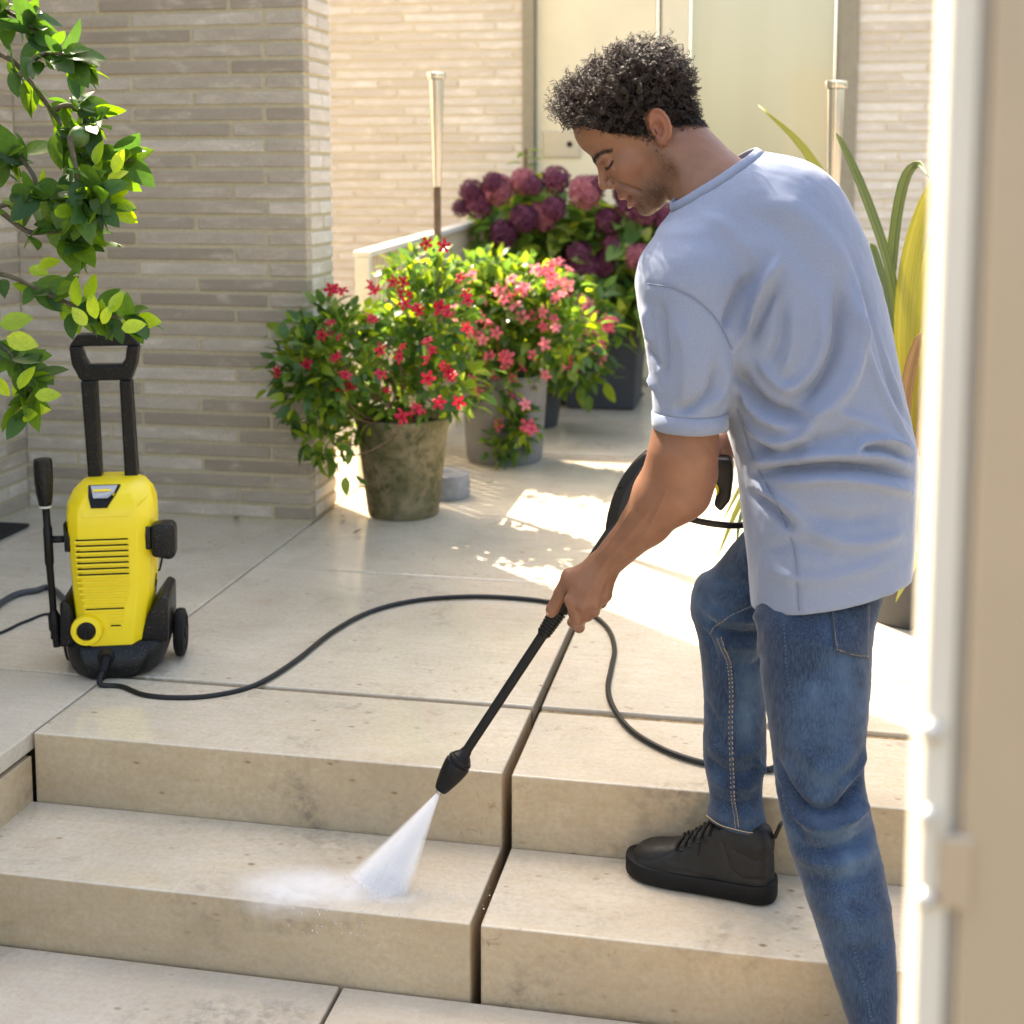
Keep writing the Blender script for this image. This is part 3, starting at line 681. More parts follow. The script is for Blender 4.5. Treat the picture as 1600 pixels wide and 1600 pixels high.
jbv = BVHTree.FromPolygons([tuple(v_) for v_ in jV], [tuple(q_) for q_ in jQ])
def on_jeans(pts, n, lift=.0012):
    out = []
    for p in spline(pts, n):
        d = Vector(ray(p[0], p[1])).normalized(); h = jbv.ray_cast(Vector(CAM), d)
        if h[0] is not None and (not out or np.linalg.norm(np.array(h[0])-out[-1]) < .06): out.append(np.array(h[0])+np.array(h[1])*lift*(1 if h[1].dot(d) < 0 else -1))
    return out
def seam(name, pts, n, r, mat, dash=False, lift=.001):
    L = on_jeans(pts, n, lift)
    if len(L) < 3: return
    m = MB()
    if dash:
        for a, b in zip(L[:-1:2], L[1::2]): m.tube([a, b], r, 5)
    else: m.tube(L, r, 6)
    return m.build(name, mat, jeans, smooth=True, world=True)
ins = [(1180, 944), (1150, 958), (1120, 978), (1114, 988)]; ins2 = [(1124, 996), (1130, 1012), (1139, 1035), (1143, 1080), (1142, 1140), (1144, 1200), (1146, 1250), (1150, 1275), (1152, 1292)]
for (pl, nn) in ((ins, 24), (ins2, 60)):
    seam('inseam', pl, nn, .0019, M_SEAM, lift=.0002); seam('stitching', [(x+2.2, y) for x, y in pl], nn*2, .0008, M_STITCH, True, .0022); 
    seam('stitching', [(x-2.8, y+1) for x, y in pl], nn*2, .0006, M_STITCH, True, .0014)
seam('outseam', [(1224, 962), (1230, 1050), (1246, 1130), (1258, 1190), (1266, 1235)], 110, .0015, M_SEAM, True, lift=-.0002); seam('outseam', [(1272, 1300), (1298, 1370), (1322, 1440), (1345, 1520), (1362, 1596)], 100, .0015, M_SEAM, True, lift=-.0002)
pk = [(1296, 955), (1302, 990), (1304, 1020), (1330, 1030), (1358, 1032)]
def patch_on(pl_outer, name):
    # the back pocket: a thin patch following the denim
    bm_ = MB(); G_ = 9; A, B_, C_, D_ = [np.array(p, float) for p in pl_outer]; grid = []
    for i in range(G_+1):
        row = []
        for j in range(G_+1):
            u, v_ = i/G_, j/G_; p = (1-u)*(1-v_)*A+u*(1-v_)*B_+u*v_*C_+(1-u)*v_*D_
            d = Vector(ray(*p)).normalized(); h = jbv.ray_cast(Vector(CAM), d)
            if h[0] is None: return
            row.append(np.array(h[0])+np.array(h[1])*.0022*(1 if h[1].dot(d) < 0 else -1))
        grid.append(row)
    V_ = [p for r_ in grid for p in r_]; F_ = [(i*(G_+1)+j, (i+1)*(G_+1)+j, (i+1)*(G_+1)+j+1, i*(G_+1)+j+1) for i in range(G_) for j in range(G_)]
    o = bm_.add(V_, F_).build(name, M_DENIM, jeans, smooth=True, world=True)
    m_ = o.modifiers.new('thick', 'SOLIDIFY'); m_.thickness = .002; m_.offset = -1; return o
pocket = patch_on([(1297, 950), (1357, 945), (1356, 1028), (1304, 1018)], 'back_pocket')
seam('stitching', [(1300, 955), (1304, 990), (1307, 1015)], 40, .0007, M_STITCH, True, .0036); seam('stitching', [(1309, 1015), (1330, 1022), (1353, 1025)], 36, .0007, M_STITCH, True, .0036)
hl = [(1103, 1275), (1125, 1290), (1150, 1298), (1175, 1303), (1199, 1304)]; seam('stitching', [(x, y-2) for x, y in hl], 50, .0008, M_STITCH, False, .0012)
# ---------------------------------------------------------------- head, neck, arms, hands: one body
YH = 2.375
EAR = np.array(at(1029, 207, YH)); SPX = np.linalg.norm(np.array(at(1030, 207, YH))-EAR)      # metres per picture pixel there
_t = math.radians(38); HF = -math.cos(_t)*HR-math.sin(_t)*HU; HUp = -math.sin(_t)*HR+math.cos(_t)*HU; HS = -_d    # forward, up, towards his left
HM = np.stack([HF, HS, HUp], 1)                                # head axes as columns
HALF = .072
HC = EAR-HS*HALF                                               # centre between the ears
def hl(P): return (P-HC)@HM                                    # world -> head (forward, left, up)
def hw(p): return HC+HM@np.array(p, float)
def f_head(P):
    q = hl(P); q = np.stack([q[:, 0], np.abs(q[:, 1]), q[:, 2]], 1)
    E_ = lambda c, r: s_ell(q, c, r)
    K = lambda a, b, ra, rb: s_cap(q, a, b, ra, rb)
    d = E_((.004, 0, .058), (.101, .077, .080))                # skull
    d = smin(d, E_((.062, 0, .068), (.062, .062, .058)), .03)  # forehead
    d = smin(d, E_((.052, 0, -.012), (.066, .060, .062)), .03) # mid face
    d = smin(d, E_((.066, 0, -.060), (.050, .043, .045)), .03) # mouth barrel
    d = smin(d, K((.012, .056, -.052), (.078, .022, -.090), .017, .016), .028)   # jaw
    d = smin(d, E_((.012, .055, -.022), (.028, .017, .042)), .025)
    d = smin(d, E_((.097, 0, -.093), (.017, .022, .0165)), .016)                 # chin
    d = smin(d, E_((.074, .043, -.014), (.026, .019, .018)), .02)                # cheekbone
    d = smin(d, K((.112, .006, .026), (.100, .040, .027), .0095, .0085), .012)   # brow
    d = smax(d, -E_((.120, .034, .0095), (.021, .020, .0125)), .010)               # eye socket
    d = smin(d, E_((.0935, .033, .0095), (.0155, .0165, .0130)), .0016)              # closed lids over the eye
    d = smin(d, K((.111, .020, .0000), (.102, .047, -.0010), .0040, .0030), .007)               # lower lid pad
    d = smin(d, K((.1155, 0, .016), (.1310, 0, -.011), .0062, .0090), .009)       # nose ridge
    d = smin(d, E_((.1325, 0, -.0165), (.0098, .0095, .0088)), .006)             # tip
    d = smin(d, E_((.1200, .0140, -.0220), (.0120, .0072, .0092)), .0035)          # wings
    d = smax(d, -E_((.1255, .0078, -.0315), (.0066, .0040, .0048)), .002)
    d = smax(d, -s_chain(q, [np.array((.111, .0215, -.020)), np.array((.101, .035, -.040)), np.array((.089, .041, -.062))], [.0042, .0040, .0025], .003), .008)   # smile fold
    d = smin(d, E_((.111, 0, -.0435), (.0105, .022, .011)), .012)
    CH = lambda pts, rs: s_chain(q, [np.array(x_) for x_ in pts], rs, .003)
    up_ = CH([(.1225, 0, -.0512), (.1160, .0145, -.0530), (.0995, .0262, -.0575)], [.0056, .0050, .0030]); lo_ = CH([(.1185, 0, -.0755), (.1125, .0135, -.0735), (.0980, .0250, -.0645)], [.0070, .0064, .0032])
    mouth = CH([(.132, 0, -.0635), (.1225, .0155, -.0625), (.1010, .0275, -.0590)], [.0070, .0062, .0032])
    d = smin(d, up_, .005); d = smin(d, lo_, .006); d = smax(d, -mouth, .0016)
    d = smax(d, -K((.119, .012, -.0825), (.119, -.012, -.0825), .0045, .0045), .008)
    return d
# ear in its own frame
EO = np.array([-.004, HALF-.002, .006]); _er = math.radians(18)
def f_ear(P, sgn=1):
    q = hl(P); q[:, 1] *= sgn; q = q-EO
    c_, s_ = math.cos(_er), math.sin(_er)
    f = q[:, 0]*c_+q[:, 2]*s_; u = -q[:, 0]*s_+q[:, 2]*c_
    l = q[:, 1]-(-f)*.38-.006                                  # the shell stands off towards the back
    r = np.stack([f, l, u], 1)
    sh_ = s_ell(r, (-.004, 0, .003), (.0175, .0052, .0315)); lobe = s_ell(r, (.003, -.001, -.024), (.009, .0046, .010))
    d = smin(sh_, lobe, .007)
    ang = np.linspace(math.radians(-75), math.radians(205), 15); rim = [(-.004-.0165*math.sin(a+1.57)*1.0 if False else -.004+.0155*math.cos(a+math.pi/2+.5), .0028, .004+.028*math.sin(a+math.pi/2-1.57+.0)) for a in ang]
    ring = [(-.004+.0158*math.cos(a), .0032, .0035+.0285*math.sin(a)) for a in np.linspace(math.radians(15), math.radians(250), 14)]
    d = smin(d, s_chain(r, [np.array(x) for x in ring], [.0034]*14, .002), .0025)
    anti = [(-.004+.0085*math.cos(a), .0020, .002+.0165*math.sin(a)) for a in np.linspace(math.radians(95), math.radians(265), 9)]
    d = smax(d, -s_ell(r, (.0005, .0065, -.001), (.0098, .0098, .0150)), .0025)
    d = smin(d, s_chain(r, [np.array(x) for x in anti], [.0024]*9, .002), .003)
    d = smin(d, s_ell(r, (.0105, .0028, -.0035), (.0042, .004, .0065)), .003)
    return d
NKA = hw((-.020, 0, -.020)); NKB = np.array(at(1136, 306, 2.40)); NKF = np.array(at(1098, 318, 2.385))
def f_neck(P):
    d = s_cap(P, NKA, NKB, .051, .058)
    d = smin(d, s_cap(P, hw((.018, 0, -.065)), NKF, .034, .044), .03)
    for s_ in (1, -1): d = smin(d, s_cap(P, hw((-.018, .052*s_, -.030)), np.array(at(1085, 330, 2.385))+HS*.018*s_, .0175, .0155), .007)
    d = smin(d, s_cap(P, NKB, np.array(at(1172, 312, 2.40)), .05, .05), .04)
    return d
ELB = np.array(at(1070, 742, 2.262)); SHO = np.array(at(1076, 440, 2.265)); WR = np.array(at(938, 888, 2.335))
M1 = np.array(at(1062, 770, 2.27)); M2 = np.array(at(1010, 815, 2.295))
HD = {  # finger joints (picture x, y, depth)
 'index': ([(926, 898, 2.325), (894, 938, 2.318), (903, 968, 2.326), (905, 980, 2.352), (893, 972, 2.378)], [.0150, .0130, .0108, .0100, .0085]),
 'middle': ([(934, 902, 2.322), (911, 944, 2.314), (917, 962, 2.336), (908, 967, 2.366), (894, 958, 2.384)], [.0150, .0135, .0108, .0098, .0085]),
 'ring': ([(941, 902, 2.325), (929, 942, 2.318), (928, 955, 2.342), (916, 956, 2.370), (902, 948, 2.386)], [.0150, .0130, .0104, .0094, .0082]),
 'pinky': ([(949, 901, 2.332), (946, 930, 2.326), (940, 942, 2.346), (928, 944, 2.370), (914, 938, 2.385)], [.0145, .0120, .0095, .0086, .0075])}
TH = ([(930, 892, 2.335), (892, 902, 2.342), (877, 926, 2.348), (864, 951, 2.352), (861, 957, 2.354)], [.016, .0165, .0128, .0112, .0098])
def f_handL(P):
    d = s_ell(P, np.array(at(920, 916, 2.330)), (.036, .020, .036))
    d = smin(d, s_cap(P, WR, np.array(at(918, 918, 2.328)), .026, .024), .02)
    for k_, (pt, rs) in HD.items():
        p3 = [np.array(at(*p)) for p in pt]; c = s_cap(P, p3[0], p3[1], rs[0], rs[1]); d = smin(d, c, .0065)
        d = smin(d, s_chain(P, p3[1:], rs[1:], .004), .0035)
    p3 = [np.array(at(*p)) for p in TH[0]]; d = smin(d, s_cap(P, p3[0], p3[1], *TH[1][:2]), .016); d = smin(d, s_chain(P, p3[1:], TH[1][1:], .006), .006)
    return d
def f_armL(P):
    d = s_chain(P, [SHO, np.array(at(1074, 640, 2.255)), np.array(at(1070, 700, 2.256))], [.055, .052, .050], .02)
    d = smin(d, s_cap(P, np.array(at(1070, 700, 2.256)), ELB, .050, .042), .03)
    d = smin(d, s_cap(P, np.array(at(1062, 715, 2.262)), np.array(at(1030, 770, 2.28)), .043, .046), .035)
    d = smin(d, s_chain(P, [ELB, M1, M2, WR], [.039, .045, .039, .0265], .02), .03)
    d = smin(d, s_cap(P, np.array(at(1103, 745, 2.262)), np.array(at(1088, 770, 2.265)), .010, .012), .03)   # elbow bone
    d = smin(d, s_cap(P, np.array(at(955, 872, 2.325)), np.array(at(948, 888, 2.328)), .012, .010), .02)
    return smin(d, f_handL(P), .014)
# right arm: hidden mostly behind the torso, the hand on top of the gun
RSH = np.array(at(1290, 380, 2.50)); REL = np.array(at(1290, 640, 2.56)); RWR = np.array(at(1165, 690, 2.525))
def f_armR(P):
    d = s_chain(P, [RSH, REL, RWR], [.05, .042, .027], .02)
    d = smin(d, s_cap(P, RWR, np.array(at(1130, 692, 2.505)), .026, .026), .02)
    for i, (x, y) in enumerate([(1113, 690), (1112, 702), (1113, 714), (1116, 725)]):
        p = [np.array(at(1136, 688+8*i, 2.50)), np.array(at(x, y, 2.488-.002*i)), np.array(at(x+8, y+14, 2.478)), np.array(at(x+18, y+12, 2.490))]
        d = smin(d, s_chain(P, p, [.0125, .011, .0098, .0085], .004), .004)
    return d
TRA, TRB = np.array(at(1180, 360, 2.40)), np.array(at(1270, 780, 2.37))
def f_trunk(P): return s_chain(P, [TRA, np.array(at(1215, 480, 2.39)), TRB], [.10, .115, .105], .05)
def f_top(P): return smin(smin(smin(f_head(P), f_neck(P), .013), np.minimum(f_ear(P, 1), f_ear(P, -1)), .004), f_trunk(P), .03)
hb = np.array([hw(p) for p in [(-.12, -.1, -.14), (.15, .1, .16), (-.12, .1, .16), (.15, -.1, -.14), (.15, -.1, .16), (-.12, .1, -.14)]])
lo_, hi_ = hb.min(0)-.01, hb.max(0)+.01; hi_[0] = max(hi_[0], at(1190, 300, 2.4)[0]); lo_[2] = min(lo_[2], at(1100, 345, 2.36)[2])
parts = []
hV, hQ = surf(f_top, lo_, hi_, .0019, 1); parts.append((hV, hQ))
aP = np.array([SHO, ELB, WR, np.array(at(850, 985, 2.33)), np.array(at(1130, 600, 2.22))])
aV, aQ = surf(f_armL, aP.min(0)-.065, aP.max(0)+.065, .0026, 1); parts.append((aV, aQ))
rP = np.array([RSH, REL, RWR, np.array(at(1105, 740, 2.48))]); parts.append(surf(f_armR, rP.min(0)-.055, rP.max(0)+.055, .004, 1))
# veins on forearm and hand
_vn = normals(aV, aQ); _vd = np.zeros(len(aV))
for pl_ in ([(1012, 800), (985, 835), (955, 868), (930, 900), (918, 925)], [(1040, 770), (1010, 830), (975, 865), (950, 895), (938, 925)], [(985, 800), (950, 850), (920, 885), (902, 915)], [(960, 850), (945, 880), (930, 905), (926, 930)]):
    L_ = raycast(aV, aQ, [tuple(p_[:2]) for p_ in spline(pl_, 16)])
    if len(L_) > 3: dd_, _t2 = polydist(aV, np.array(L_)); _vd += .0014*np.exp(-(dd_/.0032)**2)
parts[1] = (aV+_vn*(_vd+.0012*vnoise(aV, 14, 77))[:, None], aQ)
tP = np.array([TRA, TRB]); tV, tQ = surf(f_trunk, tP.min(0)-.13, tP.max(0)+.13, .012, 1); parts.append((tV, tQ))
bV = np.concatenate([p[0] for p in parts]); off = np.cumsum([0]+[len(p[0]) for p in parts]); bQ = np.concatenate([p[1]+o_ for p, o_ in zip(parts, off)])
# natural pigment: lips, brows, stubble, ear and knuckle blush, nails
q = hl(bV); s_ = np.abs(q[:, 1]); isH = np.arange(len(bV)) < off[1]
skin = np.tile(np.array([.215, .102, .058]), (len(bV), 1))
n1 = vnoise(bV, 30, 21)*.5+.5; n2 = vnoise(bV, 95, 22)*.5+.5; n3 = vnoise(bV, 420, 23)
skin *= (.86+.22*n1+.10*n2+.05*n3*.5)[:, None]
def mixc(mask, col):
    global skin
    m = np.clip(mask, 0, 1)[:, None]; skin = skin*(1-m)+np.array(col)*m
def gq(c, r): return np.exp(-((q[:, 0]-c[0])/r[0])**2-((s_-c[1])/r[1])**2-((q[:, 2]-c[2])/r[2])**2)*isH
mixc(.55*gq((.075, .05, -.02), (.03, .03, .025)), (.25, .10, .06)); mixc(.5*gq((.135, 0, -.016), (.014, .014, .012)), (.25, .10, .06))
earm = isH & (f_ear(bV, 1) < .002); mixc(earm*.5, (.29, .105, .065))
stub = np.clip(1.3*gq((.094, 0, -.098), (.030, .032, .020))+1.1*gq((.062, .045, -.078), (.036, .025, .026))+.9*gq((.020, .062, -.045), (.016, .03, .042))+1.2*gq((.1115, .006, -.0425), (.012, .022, .0075))+.5*gq((.10, .024, -.072), (.018, .012, .02)), 0, 1)
grain = np.clip(.55+.9*vnoise(bV, 330, 31)+.5*n2, .1, 1)
mixc(stub*grain*.80, (.030, .017, .012))
lipu = np.minimum(1, 1.5*gq((.116, .008, -.0535), (.012, .018, .0045))); lipl = np.minimum(1, 1.5*gq((.112, .008, -.0715), (.014, .017, .0055)))
mixc(np.maximum(lipu, lipl)*.85, (.31, .115, .085))
q2 = np.stack([q[:, 0], 0*s_, q[:, 2]], 1)
bl, _bt = polydist(q2, np.array([(.1235, 0, .0262), (.116, 0, .0318), (.106, 0, .0335), (.095, 0, .0315), (.085, 0, .0255)])); bl = bl*(1+.35*_bt)+(s_ < .009)*1.0
mixc(np.exp(-(bl/.0040)**2)*1.25*grain*isH, (.016, .010, .008))
ll, _lt = polydist(q2, np.array([(.1135, 0, .0078), (.108, 0, .0052), (.101, 0, .0056), (.0935, 0, .0095)])); ll = ll+(s_ < .014)*1.0
mixc(np.exp(-(ll/.0021)**2)*1.4*isH, (.012, .008, .007))
mixc(.5*gq((.108, .034, .012), (.01, .018, .006)), (.22, .10, .06))
mout = np.clip(1-np.abs(f_head(bV))/.001, 0, 1)*0
mixc(1.4*gq((.104, 0, -.0615), (.0105, .022, .0045)), (.09, .025, .022))
for k_ in ('index', 'middle', 'ring', 'pinky'):
    for j in (1, 2): mixc(.35*np.exp(-(np.linalg.norm(bV-np.array(at(*HD[k_][0][j])), axis=1)/.014)**2), (.24, .10, .062))
skin[off[1]:] *= np.array([.86, .84, .84]); mixc(.4*np.exp(-(np.linalg.norm(bV-ELB-np.array([.03, 0, 0]), axis=1)/.035)**2), (.17, .072, .045))
pale = np.exp(-(np.linalg.norm(bV-np.array(at(1125, 700, 2.47)), axis=1)/.05)**2); mixc(pale*.55, (.42, .20, .14))
t = NT('tan_skin'); c = t.attr('Col'); v = t.co()
t.P(Base_Color=c, Roughness=t.ramp(t.noise(v, 60, 4), [(.3, .42), (.7, .58)]), Specular_IOR_Level=.42, Subsurface_Weight=.10, Subsurface_Radius=(.008, .0035, .002), Subsurface_Scale=1.0)
hgt = t.mix(.5, t.noise(v, 620, 3, .7), t.noise(v, 90, 5, .65)); t.bump(hgt, .28, .0022); M_SKIN = t.m
bm_ = mesh_np('body', bV, bQ); set_col(bm_, np.clip(skin, 0, 1)); body = link('body', bm_, M_SKIN, person, None, True)
# teeth, nail
M_TOOTH = simple('tooth_enamel', (.68, .62, .52), .25, .5); M_NAIL = simple('fingernail', (.50, .30, .23), .28, .5)
mt = MB()
for i in range(-4, 5):
    a = i*.17; mt.add([hw((.092+.0155*math.cos(a)+x, .019*math.sin(a)+y, -.0562+z)) for x, y, z in [(0, -.0022, -.004), (0, .0022, -.004), (0, .0022, .004), (0, -.0022, .004), (-.004, -.002, -.004), (-.004, .002, -.004), (-.004, .002, .004), (-.004, -.002, .004)]], [(0, 1, 2, 3), (7, 6, 5, 4), (0, 4, 5, 1), (1, 5, 6, 2), (2, 6, 7, 3), (3, 7, 4, 0)])
mt.build('teeth', M_TOOTH, body, world=True)
tn = np.array(at(858.5, 953, 2.345)); td = np.array(at(853, 962, 2.345))-np.array(at(868, 938, 2.342)); td /= np.linalg.norm(td); to = np.array([-.35, -.85, .35]); to = to-td*(to@td); to /= np.linalg.norm(to); tx = np.cross(td, to)
nb_ = MB(); tc = np.array(at(861.5, 954, 2.353)); rg = []
for i in range(7):
    a_ = -1+2*i/6; rg.append([tc+to*(.0104*math.cos(b*.75)+.0002-.0012*max(0, a_)**2)+tx*(.0100*math.sin(b*.75))*(1-.22*max(0, a_)**2)+td*(.0072*a_*(1-.12*b*b)) for b in np.linspace(-1, 1, 7)])
nb_.add([p for r_ in rg for p in r_], [(i*7+j, (i+1)*7+j, (i+1)*7+j+1, i*7+j+1) for i in range(6) for j in range(6)]); nb_.build('fingernail', M_NAIL, body, smooth=True, world=True)
# ---------------------------------------------------------------- hair: many small coils rooted on the scalp
def hairline(f, s):      # lowest u at which hair grows, by forward position and side
    x = [-.12, -.09, -.06, -.03, -.012, .002, .016, .030, .048, .066, .082, .095, .108, .13]
    y = [-.034, -.030, -.028, -.010, .036, .042, .004, .016, .034, .050, .070, .088, .102, .112]
    return np.interp(f, x, y)-.01*(1-np.clip(s/.06, 0, 1))*(f < -.02)
hm = (q[:, 2] > hairline(q[:, 0], s_)) & isH & (f_ear(bV, 1) > .0015) & (f_ear(bV, -1) > .0015) & (q[:, 2] > -.06)
bN = normals(hV, hQ); cand = np.where(hm[:off[1]])[0]
rg_ = np.random.default_rng(5); NH = 1900
pick = rg_.choice(cand, NH, replace=True)
HVs, HFs, HCs = [], [], []; base_i = 0; SEG, SID = 26, 3
for r0 in pick:
    p = hV[r0]+rg_.normal(size=3)*.0012; n = bN[r0]; f_, l_, u_ = hl(p[None])[0]; edge = u_-hairline(np.array([f_]), np.array([abs(l_)]))[0]
    top = np.clip((u_-.035)/.07, 0, 1); ln = (.009+.010*np.clip(edge/.03, 0, 1)+.024*top)*(.7+.6*rg_.random())
    if f_ > .05: ln *= 1.0+.25*top
    if edge < .012: ln *= .55
    dirn = n+rg_.normal(size=3)*.30+HUp*.22*top+HF*.22*np.clip(f_/.1, 0, 1); dirn /= np.linalg.norm(dirn)
    a = np.cross(dirn, rg_.normal(size=3)); a /= np.linalg.norm(a); b = np.cross(dirn, a)
    rad = (.0038+.0026*rg_.random())*(.5+.5*top); tu = min(3.2, max(1.2, ln/(.0115+.004*rg_.random())))*(1 if rg_.random() < .5 else -1); ph = rg_.random()*6.28
    ts = np.linspace(0, 1, SEG); env = np.minimum(1, ts*4+.15)*rad*(1-.25*ts)
    curl = .35*ln*ts**2
    cen = p+np.outer(ts*ln-.002, dirn)+np.outer(curl*.6, -HUp*.4+rg_.normal(size=3)*.35)
    tone0 = .7+.6*rg_.random()
    for st in range(3):
        ph2 = ph+rg_.normal()*.45; rr = env*(.8+.4*rg_.random()); sh_ = rg_.normal(size=3)*.0011; tu2 = tu*(.93+.14*rg_.random())
        path = cen+sh_+np.outer(rr*np.cos(ph2+ts*tu2*6.28), a)+np.outer(rr*np.sin(ph2+ts*tu2*6.28), b)
        T = np.gradient(path, axis=0); T /= np.linalg.norm(T, axis=1)[:, None]+1e-9
        uu = np.cross(T, dirn+.01); uu /= np.linalg.norm(uu, axis=1)[:, None]+1e-9; vv = np.cross(T, uu)
        th = (.00045+.0003*rg_.random())*(1-.4*ts)
        ring = [path+(math.cos(k_)*uu+math.sin(k_)*vv)*th[:, None] for k_ in np.arange(SID)*2*math.pi/SID]
        HVs.append(np.stack(ring, 1).reshape(-1, 3))
        i_, j_ = np.meshgrid(np.arange(SEG-1), np.arange(SID), indexing='ij'); i_, j_ = i_.ravel(), j_.ravel(); j2 = (j_+1) % SID
        HFs.append(np.stack([i_*SID+j_, i_*SID+j2, (i_+1)*SID+j2, (i_+1)*SID+j_], 1)+base_i); base_i += SEG*SID
        HCs.append(np.tile(np.array([.036, .0245, .019])*tone0*(.8+.5*rg_.random())*(1+.5*rg_.random()*top), (SEG*SID, 1)))
t = NT('curly_brown_hair'); t.P(Base_Color=t.attr('Col'), Roughness=.5, Specular_IOR_Level=.35); M_HAIR = t.m
hme = mesh_np('hair', np.concatenate(HVs), np.concatenate(HFs)); set_col(hme, np.concatenate(HCs)); hair = link('hair', hme, M_HAIR, person, None, True)
# scalp under the coils: a dark close-fitting layer
kf = hm[hQ].all(1); cV, cQ = compact(hV+bN*.0022, hQ, kf); M_SCALP = simple('hair_roots', (.005, .0035, .003), .8, .1, bump=.6, bscale=500); link('hair_roots', mesh_np('hair_roots', cV, cQ), M_SCALP, hair, None, True)
# short strands: brows, beard, side fade
def strands(name, mask, n, ln, th, lean, par):
    c_ = np.where(mask > rg_.random(len(mask)))[0]
    if len(c_) == 0: return
    pk_ = rg_.choice(c_, min(n, len(c_)*3)); m = []; F = []; b0 = 0
    for r0 in pk_:
        p = hV[r0]+rg_.normal(size=3)*.0006; d_ = bN[r0]*.5+lean(hl(p[None])[0])+rg_.normal(size=3)*.3; d_ /= np.linalg.norm(d_); L_ = ln*(.6+.7*rg_.random()); sd = np.cross(d_, bN[r0]); sd /= np.linalg.norm(sd)+1e-9; n_ = bN[r0]
        m += [p-sd*th, p+sd*th, p+n_*th*1.4, p+d_*L_]; F += [(b0, b0+1, b0+3), (b0+1, b0+2, b0+3), (b0+2, b0, b0+3)]; b0 += 4
    me = mesh_np(name, np.array(m), np.array(F)); set_col(me, np.tile(np.array([.016, .010, .008]), (len(m), 1))); return link(name, me, M_HAIR, par, None, True)
hq = slice(0, off[1])
strands('beard', (stub*.75)[hq], 3000, .0021, .00026, lambda l: -HUp*.8+HF*.2, body)
strands('eyebrow', np.clip(np.exp(-(bl/.0034)**2)*isH, 0, 1)[hq]*1.2, 900, .0046, .00026, lambda l: -HF*.9+HUp*.35, body)
fade_m = (np.clip(1-np.abs(q[:, 2]-hairline(q[:, 0], s_))/.012, 0, 1)*isH*(q[:, 0] < .07)*(f_ear(bV, 1) > .002)*(f_ear(bV, -1) > .002))[hq]
strands('hairline_fuzz', fade_m*.8, 2200, .0062, .00032, lambda l: -HUp*.7-HF*.4, hair)
tag(strands('sideburn', np.clip(1.2*gq((.016, .070, .012), (.008, .02, .022)), 0, 1)[hq], 700, .006, .0003, lambda l: -HUp*.9, hair), kind='stuff')
tag(strands('eyelash', np.clip(np.exp(-(ll/.0013)**2)*isH, 0, 1)[hq], 260, .0050, .00024, lambda l: HF*.9-HUp*.5, body), kind='stuff')
